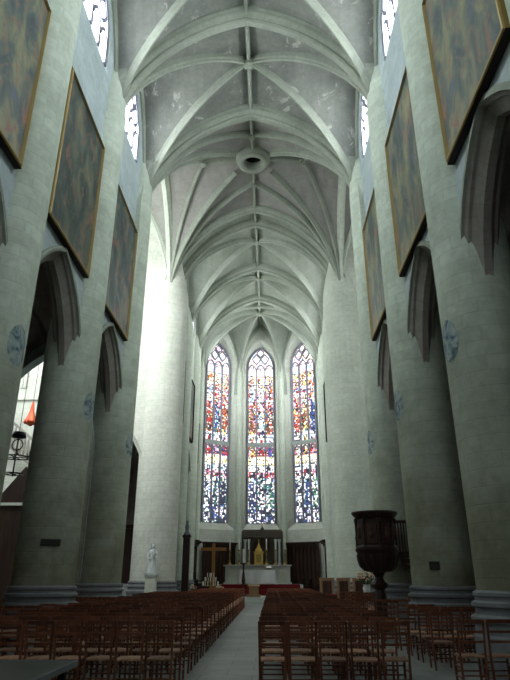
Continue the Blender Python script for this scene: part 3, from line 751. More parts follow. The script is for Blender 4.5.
# ------------------------------------------------------------------ paintings
def painting(sx, y, z, w, h, cv, label, front=4.79, group='large framed canvases above the arches', dark=False):
    t = thing('framed_painting', label, 'painting', (sx*4.93, y, z), group)
    xf, xb = sx*front, sx*4.955
    b = MB(); b.face([(xf+sx*.05, y-w/2+.1, z+.1), (xf+sx*.05, y+w/2-.1, z+.1), (xf+sx*.05, y+w/2-.1, z+h-.1), (xf+sx*.05, y-w/2+.1, z+h-.1)], [(0, 0), (w, 0), (w, h), (0, h)])
    b.build('canvas', 'canvas%d' % cv, t, flip=(sx < 0))
    P = [(y-w/2, z), (y+w/2, z), (y+w/2, z+h), (y-w/2, z+h)]
    prof = [(0, 0), (.03, .02), (.045, -.02), (.08, -.03), (.10, .05)]  # inward from the edge, depth
    b = MB()
    for i in range(4):
        a, c = P[i], P[(i+1) % 4]; ins = lambda p, o: (p[0]+(o if p[0] < y else -o), p[1]+(o if p[1] < z+h/2 else -o))
        for (o0, d0), (o1, d1) in zip(prof, prof[1:]):
            A0, B0, A1, B1 = ins(a, o0), ins(c, o0), ins(a, o1), ins(c, o1)
            b.face([(xf+sx*d0, *A0), (xf+sx*d0, *B0), (xf+sx*d1, *B1), (xf+sx*d1, *A1)])
    b.build('picture_frame', 'frame_dark' if dark else 'gold', t)
    b = MB()
    for i in range(4):
        a, c = P[i], P[(i+1) % 4]; b.face([(xf, *a), (xf, *c), (xb, *c), (xb, *a)], mi=0 if i in (0, 2) or dark else 1)
    b.face([(xb, *p) for p in P])
    b.build('backing', ['frame_dark', 'gold_dark'], t)
    return t
nw = ['behind the nearest arch', 'nearest in view', 'second in view', 'third in view']
for i in (1, 2, 3, 4):
    for sx, nm in ((-1, 'left'), (1, 'right')):
        yc = (YC[i]+YC[i+1])/2
        painting(sx, yc, 10.15 if sx < 0 else 10.05, 3.46, 5.05, (i+(0)) % 3 if sx < 0 else 2,
                 'large %s painting in gilt frame, %s nave wall, %s' % ('blue-green' if sx < 0 else 'muted', nm, nw[i-1]), group='large framed canvases above the nave arches')
for sx, nm in ((-1, 'left'), (1, 'right')):
    painting(sx, 34.2, 10.6, 3.3, 4.3, 1, 'dark-edged painting on the %s choir wall, nearest the crossing pier' % nm, group='canvases of the choir', dark=True)
    painting(sx, 39.25, 10.4, 3.1, 4.3, 1, 'dark-edged painting on the %s choir wall, middle one' % nm, group='canvases of the choir', dark=True)
    painting(sx, 43.3, 9.5, 1.7, 3.2, 0, 'narrow dark-edged painting on the %s choir wall, next to the apse' % nm, group='canvases of the choir', dark=True)

# ------------------------------------------------------------------ chairs
def chair_parts():
    P = []; H = .97; tw, td = .40, .38
    b = MB(); rows = []
    for i in range(7):
        u = -1+2*i/6; rows.append([Vector((tw/2*.96*u, td/2*v, .462+.012*(1-abs(u)**3)*(1-abs(v)**3)-.006*abs(u*v))) for v in lin(-1, 1, 6)])
    b.grid(rows[::-1]); b.box((0, 0, .445), (tw*.96, td, .024)); P.append(('seat', b, 'seat_rush'))
    for sx in (-1, 1):
        b = MB(); b.bar((sx*.185, .175, 0), (sx*.19, .175, .46), .032, .032, (1, 0, 0)); P.append(('leg', b, 'seat_wood'))
        b = MB(); b.bar((sx*.18, -.185, 0), (sx*.19, -.175, .46), .032, .032, (1, 0, 0)); b.bar((sx*.19, -.175, .46), (sx*.20, -.245, H), .030, .028, (1, 0, 0)); P.append(('leg', b, 'seat_wood'))
    for z, h in ((.945, .055), (.80, .035), (.66, .035)):
        b = MB(); y = -.175-.07*(z-.46)/.51; n = 6
        for k in range(n):
            x0, x1 = -.195+.39*k/n, -.195+.39*(k+1)/n; cv = lambda x: -.025*(1-(x/.195)**2)
            b.bar((x0, y+cv(x0), z), (x1, y+cv(x1), z), h, .018, (0, 0, 1))
        P.append(('back_rail', b, 'seat_wood'))
    b = MB()
    for z in (.16, .30):
        for sx in (-1, 1): b.bar((sx*.185, .175, z), (sx*.185, -.18, z), .02, .02)
    b.bar((-.185, .175, .22), (.185, .175, .22), .02, .02); b.bar((-.185, -.18, .2), (.185, -.18, .2), .02, .02); b.bar((-.185, .175, .34), (.185, .175, .34), .02, .02)
    P.append(('stretcher', b, 'seat_wood')); return P
parts = chair_parts()
proto = [(n, b.build(n, m)) for n, b, m in parts]
whole = MB(); names = []
whole_me = None
far_mb = MB()
for n, b, m in parts:
    k = 1 if m == 'seat_rush' else 0
    base = len(whole.v); whole.v += b.v; whole.f += [tuple(i+base for i in q) for q in b.f]; whole.uv += b.uv; whole.mi += [k]*len(b.f); whole.sm += b.sm; whole.col += b.col
joined = whole.build('chair', ['seat_wood', 'seat_rush'])
for n, o in proto: COL.objects.unlink(o)
COL.objects.unlink(joined)
# seats: (x, y, block, row, k)
seats = []
rows_n = 25; PITCH = .452
for r in range(rows_n):
    y = 9.75 + 1.0*r
    for k in range(8 if r > 0 else 8): seats.append((-.88-PITCH*k, y, 'L', r, k))
    for k in range(5): seats.append((.80+PITCH*k, y, 'R', r, k))
    if 20.7 < y: 
        for k in range(3): seats.append((3.86+PITCH*k, y, 'S', r, k))
    if y < 20.5:
        for k in range(5): seats.append((3.86+PITCH*k+(.1 if r else 0), y+.45, 'S', r, k))
        for k in range(6): seats.append((-4.55-PITCH*k, y+.45, 'T', r, k))
def clear(x, y):
    for yc in YC+[30.25]+CH:
        for sx in (-1, 1):
            if math.hypot(x-sx*XC, y-yc) < (1.75 if yc == 30.25 else 1.38): return False
    if math.hypot(x-4.27, y-19.9) < 1.0: return False
    if y > 27.0 and abs(x) > 3.0: return False
    if 3.0 < x < 5.0 and 31.5 < y: return False
    if y > 31.5 and x < -3.3: return False
    if math.hypot(x-3.2, y-27.7) < .9 or math.hypot(x-4.86, y-26.9) < .5: return False
    return True
seats = [s for s in seats if clear(s[0], s[1])]
seats.sort(key=lambda s: math.hypot(s[0]-.8, s[1]) + (6 if abs(s[0]) > 6 and s[1] > 14 else 0))
near, far = seats[:296], seats[296:]
BL = {'L': 'left of the centre aisle', 'R': 'right of the centre aisle', 'S': 'beyond the right side aisle', 'T': 'by the left columns'}
RN = ['front'] + ORD[1:] + ['row %d' % k for k in range(21, 30)]
KN = ['aisle end'] + ['%s from the aisle' % o for o in ORD[1:]]
KNT = ['inner end'] + ['%s from the inner end' % o for o in ORD[1:]]
for x, y, blk, r, k in near:
    jx, jy, jr = random.uniform(-.006, .006), random.uniform(-.03, .03), random.uniform(-.03, .03)
    rown = 'nearest row' if r == 0 else '%s row' % ORD[r] if r < 20 else 'row %d' % (r+1)
    label = 'rush-seated wooden chair %s, %s, %s' % (BL[blk], rown, KN[k] if blk in 'LR' else KNT[k])
    grp = 'rush-seated chairs in rows facing the altar'
    if r < 7:
        t = thing('rush_chair', label, 'chair', (x+jx, y+jy, 0), grp, jr)
        for n, o in proto:
            c = o.copy(); c.name = n; COL.objects.link(c); c.parent = t
    else:
        o = joined.copy(); COL.objects.link(o); o.name = 'rush_chair'; o.location = (x+jx, y+jy, 0); o.rotation_euler.z = jr; tag(o, label, 'chair', grp)
fm = MB()
for x, y, blk, r, k in far:
    base = len(fm.v); jr = random.uniform(-.05, .05); R = Matrix.Rotation(jr, 3, 'Z'); off = Vector((x, y+random.uniform(-.05, .05), 0))
    fm.v += [R @ v + off for v in whole.v]; fm.f += [tuple(i+base for i in q) for q in whole.f]; fm.uv += whole.uv; fm.mi += whole.mi; fm.sm += whole.sm; fm.col += whole.col
if far: tag(fm.build('distant_chairs', ['seat_wood', 'seat_rush']), 'far rows of rush-seated chairs in the crossing, before the choir steps', 'chairs', kind='stuff')

# table at the lower left corner
t = thing('table', 'dark slate-topped table with a pale edge, before the nearest chairs', 'table', (-2.35, 5.9, 0))
b = MB(); b.box((-2.35, 5.75, .765), (2.22, 2.0, .03)); b.build('table_top', 'slab', t)
b = MB(); 
for d in ((-1, 0), (1, 0), (0, -1), (0, 1)): b.box((-2.35+d[0]*1.115, 5.75+d[1]*1.005, .755), (.012 if d[0] else 2.24, .012 if d[1] else 2.02, .055))
b.build('edge_band', 'slab_edge', t)
for sx in (-1, 1):
    for sy in (-1, 1):
        b = MB(); b.box((-2.35+sx*1.0, 5.75+sy*.9, .375), (.07, .07, .75)); b.build('leg', 'dark_wood', t)

# ------------------------------------------------------------------ pulpit
px, py = 4.24, 20.0
t = thing('pulpit', 'dark carved wooden pulpit on a baluster stem in front of the right column', 'pulpit', (px, py, 0))
b = MB(); b.lathe([(.30, 0), (.30, .12), (.24, .2), (.20, .5), (.22, .85), (.17, 1.1), (.15, 1.18), (.26, 1.26), (.28, 1.34), (.17, 1.44), (.13, 1.55), (.19, 1.66), (.24, 1.72)], (px, py, 0), 8, smooth=False); b.build('stem', 'pulpit_wood', t)
b = MB(); b.lathe([(.2, 1.68), (.42, 1.74), (.56, 1.86), (.63, 2.05), (.65, 2.22), (.66, 2.30), (.70, 2.33), (.70, 2.40)], (px, py, 0), 24)
for k in range(16):
    a = 2*PI*k/16; b.tube([(px+r*cos(a), py+r*sin(a), z) for r, z in ((.3, 1.72), (.45, 1.75), (.585, 1.87), (.645, 2.05), (.665, 2.22))], .02, 6)
b.build('bowl', 'pulpit_wood', t)
b = MB(); b.lathe([(.62, 2.4), (.62, 3.36), (.58, 3.36), (.58, 2.42)], (px, py, 0), 8, smooth=False, cap=False)
b.lathe([(.66, 2.38), (.68, 2.44), (.64, 2.5)], (px, py, 0), 24)
pb = b.build('body', 'pulpit_wood', t)
for k in range(8):       # corner colonnettes and raised panels
    a = 2*PI*k/8; b = MB(); b.lathe([(.045, 2.45), (.035, 2.6), (.05, 2.75), (.03, 2.8), (.035, 3.15), (.055, 3.25), (.06, 3.34)], (px+.64*cos(a), py+.64*sin(a), 0), 8); b.build('colonnette', 'pulpit_wood', pb)
    a2 = a+PI/8; b = MB(); b.box((px+.585*cos(a2), py+.585*sin(a2), 2.87), (.05, .30, .62), a2)
    b.lathe([(.01, 0), (.06, .05), (.075, .14), (.05, .22), (.03, .26), (.05, .30), (.045, .36), (.01, .4)], (px+.62*cos(a2), py+.62*sin(a2), 2.68), 8); b.build('carved_panel', 'pulpit_brown', pb)
b = MB(); b.lathe([(.60, 3.32), (.66, 3.36), (.66, 3.40), (.72, 3.44), (.76, 3.50), (.76, 3.55), (.58, 3.56), (.57, 3.40)], (px, py, 0), 32); b.build('cornice', 'pulpit_wood', t)
b = MB()              # stair parapet to the column
for i in range(7):
    x = px+.62+.09*i; b.bar((x, py+.25, 2.30), (x, py+.25, 3.25), .04, .04)
b.bar((px+.5, py+.25, 3.27), (px+1.2, py+.25, 3.27), .06, .09); b.bar((px+.5, py+.25, 2.28), (px+1.2, py+.25, 2.28), .09, .09); b.build('stair_rail', 'mid_wood' if False else 'dark_wood', t)
b = MB(); 
for i in range(3): b.box((px+.85+.12*i, py+.4, 2.2-.17*i), (.4-.05*i, .5, .14))
b.build('stair', 'pulpit_wood', t)

# ------------------------------------------------------------------ high altar
t = thing('high_altar', 'long pale stone altar against the apse, carrying six tall candlesticks', 'altar', (-.22, 45, 1.02))
b = MB(); b.box((-.22, 45.1, 1.62), (4.7, .9, 1.2)); b.box((-.22, 45.05, 1.08), (4.9, 1.05, .12)); b.build('body', 'marble', t)
b = MB(); b.box((-.22, 45.05, 2.27), (4.95, 1.1, .09)); b.build('top_slab', 'marble', t)
for x in (-2.05, -1.2, -.22, .76, 1.6):
    b = MB(); b.box((x, 44.63, 1.58), (.62, .04, .9)); b.lathe([(.01, -.03), (.13, -.02), (.15, .02)], (0, 0, 0), 4) if False else None
    b.bar((x, 44.6, 1.35), (x, 44.6, 1.82), .07, .03); b.bar((x-.14, 44.6, 1.65), (x+.14, 44.6, 1.65), .07, .03); o = b.build('carved_panel', 'pier', t)
t = thing('altarpiece', 'dark marble altarpiece with an arched niche behind the gilt tabernacle', 'altarpiece', (.12, 46.6, 1.02))
b = MB(); O = outline(.78, 2.3, 3.4, .95); yy = 46.3
b2 = lambda s, z, d: Vector((.10+s, yy+d, z))
def nf(s): return 3.4+pointed(.78, .95, s) if abs(s) < .78 else .9
ss = sorted(set(lin(-1.5, 1.5, 24)+lin(-.78, .78, 20)))
for a, c in zip(ss, ss[1:]):
    m = (a+c)/2; z0, z1 = (max(2.4, nf(a)), max(2.4, nf(c))) if abs(m) < .78 else (.9, .9)
    b.face([b2(a, z0, 0), b2(c, z1, 0), b2(c, 4.72, 0), b2(a, 4.72, 0)])
reveal(b, b2, [(O, 0), (O, .5)]); b.box((.10, yy+.55, 2.9), (3.0, .1, 4.)); b.box((-1.42, yy+.3, 2.8), (.1, .6, 3.9)); b.box((1.62, yy+.3, 2.8), (.1, .6, 3.9)); b.build('body', 'retable', t)
for x in (-1.2, -.92, 1.12, 1.40):
    b = MB(); b.lathe([(.13, 2.3), (.13, 2.42), (.09, 2.5), (.085, 3.9), (.13, 4.05), (.14, 4.15)], (x, yy-.12, 0), 14); b.build('colonnette', 'marble', t)
b = MB(); b.box((.10, yy+.05, 4.33), (3.1, .55, .1)); b.box((.10, yy+.1, 4.72), (2.1, .5, .14)); b.box((.10, yy+.1, 4.5), (2.7, .42, .3), tap=.9); b.lathe([(.10, 4.8), (.16, 4.9), (.05, 5.05), (.01, 5.2)], (.10, yy, 0), 10)
for sx in (-1, 1): b.tube([(.10+sx*(1.1+.3*sin(q)), yy, 4.45+.25*cos(q)) for q in lin(0, 4.5, 10)], .06, 6)
b.build('pediment', 'retable', t)
# tabernacle
t = thing('tabernacle', 'gilt tabernacle with a spire on the middle of the high altar', 'tabernacle', (-.15, 45.15, 2.315))
b = MB(); b.box((-.15, 45.15, 2.75), (.62, .45, .86)); b.box((-.15, 45.15, 3.20), (.74, .52, .07)); b.box((-.15, 45.15, 2.35), (.74, .52, .07)); tb = b.build('body', 'altar_gold', t)
b = MB(); b.box((-.15, 44.915, 2.76), (.34, .03, .56)); b.build('door', 'gold_dark', tb)
b = MB(); b.lathe([(.26, 3.23), (.24, 3.4), (.12, 3.5), (.14, 3.56), (.06, 3.7), (.04, 3.85)], (-.15, 45.15, 0), 10); b.bar((-.15, 45.15, 3.83), (-.15, 45.15, 4.08), .035, .03); b.bar((-.23, 45.15, 3.98), (-.07, 45.15, 3.98), .035, .03); b.build('spire', 'altar_gold', t)
cs = ['leftmost', 'second from the left', 'third from the left', 'third from the right', 'second from the right', 'rightmost']
for i, x in enumerate((-2.28, -1.6, -.9, .42, 1.10, 1.80)):
    t = thing('altar_candlestick', 'tall gilt candlestick with candle on the high altar, %s of six' % cs[i], 'candlestick', (x, 45.1, 2.315), 'candlesticks on the high altar')
    b = MB(); b.lathe([(.17, 0), (.17, .05), (.10, .1), (.05, .16), (.07, .28), (.03, .36), (.03, .62), (.06, .7), (.03, .78), (.035, .95), (.10, 1.02), (.10, 1.05)], (x, 45.1, 2.315), 12); b.build('stem', 'gold_dark', t)
    b = MB(); b.lathe([(.035, 1.05), (.035, 1.78), (.008, 1.81)], (x, 45.1, 2.315), 10); b.build('candle', 'wax', t)
# free-standing altar with its cloth
t = thing('altar_table', 'stone altar table under the white cloth on the red carpet', 'altar', (-.17, 42.5, 1.034))
b = MB(); b.box((-.17, 42.5, 1.46), (1.9, .7, .85)); b.box((-.17, 42.5, 1.9), (2.3, .86, .08)); b.build('body', 'marble', t)
cl = MB(); w2, d2, z1, z0 = 1.20, .46, 1.955, 1.07; N = 96; ring_t, rows = [], []
def rect(u, w, d):
    per = [(-w, -d), (w, -d), (w, d), (-w, d)]; k = int(u*4) % 4; q = u*4-int(u*4); a, c = per[k], per[(k+1) % 4]; return (a[0]+(c[0]-a[0])*q, a[1]+(c[1]-a[1])*q)
for j in range(7):
    t_ = j/6; row = []
    for i in range(N):
        u = i/N; x, y = rect(u, w2, d2); wob = .035*t_*sin(i*1.15)+.02*t_*sin(i*2.9+1); n = Vector((x/w2, y/d2)); 
        ox = (1 if abs(abs(x)-w2) < 1e-6 else 0)*(1 if x > 0 else -1); oy = (1 if abs(abs(y)-d2) < 1e-6 else 0)*(1 if y > 0 else -1)
        row.append(Vector((-.17+x+ox*(wob+.07*t_), 42.5+y+oy*(wob+.05*t_), z1+(z0-z1)*t_+.02*sin(i*.4)*t_)))
    rows.append(row)
cl.grid(rows, None, 0, True, True); cl.face(rows[0])
tag(cl.build('altar_cloth', 'cloth', None, loc=(-.17, 42.5, 1.05)), 'white cloth hanging in folds over the altar table', 'cloth')
b = MB(); b.box((.60, 42.35, 2.09), (.40, .28, .05), .1, rx=.5); o = MB(); o.box((.60, 42.34, 2.125), (.36, .25, .02), .1, rx=.5)
t = thing('mass_book', 'open book on a low stand, right end of the white altar', 'book', (.60, 42.35, 1.975)); b.box((.60, 42.4, 2.01), (.2, .2, .07)); b.build('stand', 'book', t); o.build('pages', 'paper', t)
# paschal candle
t = thing('paschal_candle', 'thick white candle on a tall dark stand left of the altar', 'candle', (-1.0, 39.3, .38))
b = MB(); b.lathe([(.30, 0), (.30, .06), (.14, .12), (.06, .22), (.05, .6), (.12, .9), (.09, 1.2), (.05, 1.5), (.06, 1.85), (.20, 1.92), (.20, 1.96)], (-1.0, 39.3, .38), 16); b.build('stand', 'dark_wood', t)
b = MB(); b.lathe([(.075, 1.96), (.075, 2.76), (.06, 2.80), (.01, 2.80)], (-1.0, 39.3, .38), 14); b.build('candle', 'wax', t)
# little wooden stand on the steps
t = thing('wooden_stand', 'small pale wooden stand on the step in front of the altar', 'stand', (-.32, 38.4, .38))
b = MB(); b.box((-.32, 38.4, .45), (.9, .5, .12)); b.build('foot', 'light_wood', t)
b = MB(); b.box((-.32, 38.45, .75), (.58, .3, .48)); b.build('body', 'light_wood', t)
b = MB(); b.box((-.32, 38.4, 1.02), (.72, .42, .05), rx=.2); b.build('top', 'light_wood', t)
# large wooden cross
t = thing('wooden_cross', 'large plain golden wooden cross standing left of the altar', 'cross', (-3.0, 40, .38))
b = MB(); b.box((-3.0, 40, 2.0), (.20, .12, 3.1)); b.build('upright', 'mid_wood', t)
b = MB(); b.box((-3.0, 39.99, 3.2), (1.66, .12, .20)); b.build('crossbar', 'mid_wood', t)
b = MB(); b.box((-3.0, 40, .46), (.8, .7, .16)); b.build('foot', 'dark_wood', t)
# candle rack before the cross
t = thing('candle_rack', 'gilt rack of small white candles and flowers at the foot of the wooden cross', 'candle rack', (-3.05, 38.9, .38))
b = MB(); b.tube([(-3.05, 38.9, .38), (-3.05, 38.9, 1.5)], .04)
for z, r in ((1.0, .5), (1.25, .36), (1.5, .2)): b.tube([(-3.05+r*cos(a), 38.9+r*sin(a), z) for a in lin(0, 2*PI, 16)], .02, 6); b.bar((-3.05-r, 38.9, z), (-3.05+r, 38.9, z), .02, .02); b.bar((-3.05, 38.9-r, z), (-3.05, 38.9+r, z), .02, .02)
b.lathe([(.4, .38), (.4, .42), (.06, .5)], (-3.05, 38.9, 0), 12); rk = b.build('rack', 'gold', t)
for z, r, n in ((1.02, .5, 9), (1.27, .36, 7), (1.52, .2, 4)):
    for k in range(n):
        a = 2*PI*k/n+.3; b = MB(); b.lathe([(.028, 0), (.028, .22), (.006, .24)], (-3.05+r*cos(a), 38.9+r*sin(a), z), 8); b.build('candle', 'wax', rk)
rng = random.Random(3)
def bouquet(name, label, x, y, z, r, h, pot='plaster', tall=None, loc=None, n=34):
    t = thing(name, label, 'flowers', (x, y, z))
    b = MB(); b.lathe([(.10, 0), (.14, .05), (.17, .2), (.12, .3), (.15, .34)], (x, y, z), 14); b.build('vase', pot, t)
    b = MB()
    for k in range(n):
        a, rr, zz = rng.uniform(0, 2*PI), r*sqrt(rng.random()), h*rng.uniform(.5, 1)
        p = Vector((x+rr*cos(a), y+rr*sin(a), z+.3+zz*(1-.4*rr/r))); b.tube([(x+.04*cos(a), y+.04*sin(a), z+.28), tuple(p)], .008, 4)
        for s in (-1, 1):
            q = p.lerp(Vector((x, y, z+.3)), .35); d = Vector((cos(a+s), sin(a+s), .4))*.16; e = Vector((-sin(a+s), cos(a+s), 0))*.04
            b.face([q, q+d*.5+e, q+d, q+d*.5-e])
    b.build('foliage', 'green', t)['kind'] = 'stuff'
    f1, f2 = MB(), MB()
    for k in range(n):
        a, rr, zz = rng.uniform(0, 2*PI), r*sqrt(rng.random()), h*rng.uniform(.45, 1)
        (f1 if k % 3 else f2).lathe([(.01, -.03), (.05, -.01), (.065, .03), (.02, .05)], (x+rr*cos(a), y+rr*sin(a), z+.32+zz*(1-.4*rr/r)), 6)
    for q, m in ((f1, 'petal'), (f2, 'petal_p')): q.build('blossoms', m, t)['kind'] = 'stuff'
    return t
bouquet('flower_arrangement', 'low bunch of cream flowers before the candle rack by the wooden cross', -2.4, 37.9, .38, .3, .35)
bouquet('flower_arrangement', 'tall flower arrangement on a pedestal between the pulpit and the crossing pier', 4.86, 26.9, .9, .42, .75)
b = MB(); b.lathe([(.22, 0), (.22, .1), (.1, .2), (.09, .75), (.18, .86), (.18, .90)], (4.86, 26.9, 0), 14); tag(b.build('flower_pedestal', 'marble', None, loc=(4.86, 26.9, 0)), 'short stone pedestal under the flower arrangement by the pulpit', 'pedestal')
t = bouquet('flower_arrangement', 'white flowers in a vase at the foot of the left choir column', -4.0, 38.1, .38, .2, .4, n=16)

# ------------------------------------------------------------------ statue of the Virgin at the left pier
sx0, sy0, sz0 = -4.78, 28.55, 0.
t = thing('statue_pedestal', 'carved pale stone pedestal against the left crossing pier, under a white statue', 'pedestal', (sx0, sy0, 0))
b = MB(); b.box((sx0, sy0, .12), (.72, .62, .24)); b.box((sx0, sy0, .28), (.62, .54, .1)); b.build('plinth', 'marble', t)
b = MB(); b.box((sx0, sy0, .92), (.50, .44, 1.24), tap=.92); b.box((sx0, sy0-.22, .95), (.3, .04, .7)); b.build('body', 'pale', t)
b = MB(); b.box((sx0, sy0, 1.58), (.54, .48, .08)); b.box((sx0, sy0, 1.66), (.62, .54, .09)); b.build('cap', 'marble', t)
t = thing('virgin_statue', 'white statue of a robed woman holding a child, against the left crossing pier', 'statue', (sx0, sy0, 1.705))
b = MB(); N = 28; prof = [(.20, 0), (.205, .05), (.19, .2), (.17, .4), (.155, .6), (.14, .72), (.155, .82), (.17, .90), (.15, .97), (.08, 1.02), (.045, 1.05), (.045, 1.08)]
rows = []
for r, z in prof:
    k = max(0, 1-z/.9); row = []
    for j in range(N):
        a = 2*PI*j/N; rr = r*(1+.10*k*sin(7*a+2*z)+.03*sin(3*a)); row.append(Vector((sx0+rr*cos(a)*1.05+.03*sin(z*3), sy0+rr*sin(a)*.8, 1.705+z)))
    rows.append(row)
b.grid(rows, None, 0, True, True); b.face(rows[0][::-1])
hx, hz = sx0+.01, 1.705+1.17     # head with face, veil
def ell(b, c, r, n=12, m=8, sq=None):
    rows = []
    for i in range(m+1):
        p = -PI/2+PI*i/m; rows.append([Vector((c[0]+r[0]*cos(p)*cos(2*PI*j/n), c[1]+r[1]*cos(p)*sin(2*PI*j/n), c[2]+r[2]*sin(p))) for j in range(n)])
    b.grid(rows, None, 0, True, True)
ell(b, (hx, sy0, hz), (.078, .09, .112)); b.lathe([(.012, -.03), (.014, 0), (.004, .03)], (hx, sy0-.088, hz), 6)
for s in (-1, 1): ell(b, (hx+s*.03, sy0-.078, hz+.018), (.014, .012, .008), 6, 4)
ell(b, (hx, sy0-.08, hz-.05), (.022, .012, .007), 6, 4)
b.tube([(sx0-.15, sy0, 1.705+.90), (sx0-.20, sy0-.03, 1.705+.70), (sx0-.13, sy0-.15, 1.705+.60), (sx0-.02, sy0-.19, 1.705+.64)], [.055, .05, .04, .03], 8)
b.tube([(sx0+.15, sy0, 1.705+.90), (sx0+.21, sy0-.04, 1.705+.72), (sx0+.17, sy0-.15, 1.705+.66), (sx0+.08, sy0-.19, 1.705+.70)], [.055, .05, .04, .03], 8)
for k in range(4): b.tube([(sx0-.02+.012*k, sy0-.19, 1.705+.64+.004*k), (sx0+.02+.012*k, sy0-.205, 1.705+.655)], .008, 5)
b.build('figure', 'plaster', t)
b = MB(); rows = []
for i in range(9):
    z = hz+.125-.07*i*1.1; w = (.05, .10, .115, .12, .13, .15, .17, .18, .17)[i]
    rows.append([Vector((hx+w*cos(a), sy0+.02+w*.85*sin(a), z)) for a in lin(-.35, PI+.35, 12)])
b.grid(rows); b.build('veil', 'plaster', t)
b = MB(); ell(b, (sx0+.10, sy0-.19, 1.705+.82), (.065, .06, .13)); ell(b, (sx0+.10, sy0-.20, 1.705+1.0), (.05, .05, .06)); b.tube([(sx0+.06, sy0-.22, 1.705+.88), (sx0+.0, sy0-.25, 1.705+.90)], [.025, .015], 6); b.build('child', 'plaster', t)

# ------------------------------------------------------------------ choir woodwork
def stall(V0, V1, z0, h, label, nseat, name='choir_stall'):
    V0, V1 = Vector((*V0, 0)), Vector((*V1, 0)); sd = (V1-V0).normalized(); L = (V1-V0).length; nd = Vector((-sd.y, sd.x, 0))
    if nd.dot(Vector((0, 42, 0))-V0) < 0: nd = -nd
    t = thing(name, label, 'choir stall', tuple(V0.lerp(V1, .5)+Vector((0, 0, z0))), 'carved oak stalls round the apse'); P = lambda s, d, z: V0+sd*s+nd*d+Vector((0, 0, z0+z)); rz = math.atan2(sd.y, sd.x)
    b = MB(); b.box(P(L/2, .05, h/2), (L, .08, h), rz)
    for k in range(nseat*2+1): b.box(P(L*k/(nseat*2), .12, h*.62), (.06, .08, h*.68), rz)
    for k in range(nseat*2):
        b.box(P(L*(k+.5)/(nseat*2), .1, h*.66), (L/nseat/2*.55, .04, h*.46), rz)
    b.build('back_panel', 'dark_wood', t)
    b = MB(); b.box(P(L/2, .2, h+.05), (L, .4, .10), rz); b.box(P(L/2, .26, h+.15), (L+.04, .54, .10), rz); b.box(P(L/2, .14, h-.08), (L, .26, .16), rz); b.build('cornice', 'dark_wood', t)
    b = MB(); b.box(P(L/2, .15, h+.21), (L, .4, .03), rz); b.build('cornice_top', 'tracery', t)
    for k in range(nseat):
        b = MB(); b.box(P(L*(k+.5)/nseat, .36, .48), (L/nseat*.86, .42, .05), rz); b.build('seat', 'pulpit_wood', t)
    for k in range(nseat+1):
        b = MB(); b.box(P(L*k/nseat, .34, .35), (.06, .5, .7), rz); b.box(P(L*k/nseat, .36, .86), (.10, .5, .05), rz); b.box(P(L*k/nseat, .2, .8), (.05, .2, .3), rz); b.build('armrest', 'pulpit_wood', t)
z_ = .38
stall((-4.36, 45.52), (-2.1, 47.08), z_, 3.35, 'dark carved oak stalls under the left stained glass window', 4)
stall((2.1, 47.08), (4.36, 45.52), z_, 3.35, 'dark carved oak stalls under the right stained glass window', 4)
stall((-4.85, 42.6), (-4.85, 44.9), z_, 3.35, 'dark oak stalls along the left choir wall behind the wooden cross', 2)
stall((4.85, 42.6), (4.85, 44.9), z_, 3.35, 'dark oak stalls along the right choir wall beside the apse', 2)
# screen filling the first choir arches
for sx, nm in ((-1, 'left'), (1, 'right')):
    for y0, y1 in zip(CH[:-1], CH[1:]):
        t = thing('choir_screen', 'dark oak screen closing the %s choir arch %s' % (nm, 'next to the crossing pier' if y0 == CH[0] else 'nearest the apse'), 'screen', (sx*5.3, (y0+y1)/2, 0), 'oak screens of the choir')
        b = MB(); b.box((sx*5.3, (y0+y1)/2, 2.2), (.12, y1-y0-2.1, 4.4))
        for k in range(8): b.box((sx*5.22, y0+1.15+(y1-y0-2.3)*k/7, 2.2), (.08, .08, 4.4))
        b.build('panel', 'dark_wood', t); b = MB(); b.box((sx*5.25, (y0+y1)/2, 4.45), (.34, y1-y0-2.1, .16)); b.build('cornice', 'dark_wood', t)
# tall carved post with a finial at the choir's left edge
t = thing('carved_post', 'tall dark carved wooden stall end at the left of the choir steps', 'post', (-4.1, 35.0, 0))
b = MB(); b.box((-4.1, 35.0, 1.9), (.38, .3, 3.8)); b.box((-4.1, 35.0, .25), (.5, .45, .5)); b.box((-4.1, 35.0, 3.7), (.48, .4, .12)); b.build('post', 'pulpit_wood', t)
b = MB(); b.lathe([(.16, 3.76), (.2, 3.85), (.1, 4.0), (.12, 4.15), (.14, 4.25), (.06, 4.4), (.09, 4.5), (.01, 4.62)], (-4.1, 35.0, 0), 10); b.build('finial', 'base', t)
# high-backed pale wooden seats with red cushions, before the right crossing pier
for i, (x, y, w_, lab) in enumerate(((3.30, 28.6, .66, 'pale wooden high-backed seat with red cushion, nearest the aisle of three by the right pier'), (4.05, 28.6, .62, 'pale wooden high-backed seat with red cushion, middle of three before the right pier'), (4.72, 28.35, .58, 'pale wooden high-backed seat with red cushion, outermost of three before the right pier'))):
    t = thing('clergy_seat', lab, 'seat', (x, y, 0), 'pale high-backed seats before the right pier')
    b = MB(); b.box((x, y, .46), (w_, .5, .05)); se = b.build('seat', 'light_wood', t)
    b = MB(); b.box((x, y-.24, .95), (w_, .04, 1.0)); b.box((x, y-.24, 1.47), (w_+.05, .06, .06)); bk = b.build('backrest', 'light_wood', t); b = MB(); b.box((x, y-.27, 1.0), (w_*.62, .02, .74)); b.build('back_panel', 'pulpit_brown', bk)
    for q in (-1, 1): b = MB(); b.box((x+q*(w_/2-.02), y, .34), (.045, .5, .68)); b.box((x+q*(w_/2-.02), y+.02, .70), (.06, .5, .04)); b.build('side_panel', 'light_wood', t)
    b = MB(); b.box((x, y+.02, .515), (w_-.1, .42, .06)); b.build('cushion', 'cushion', se)
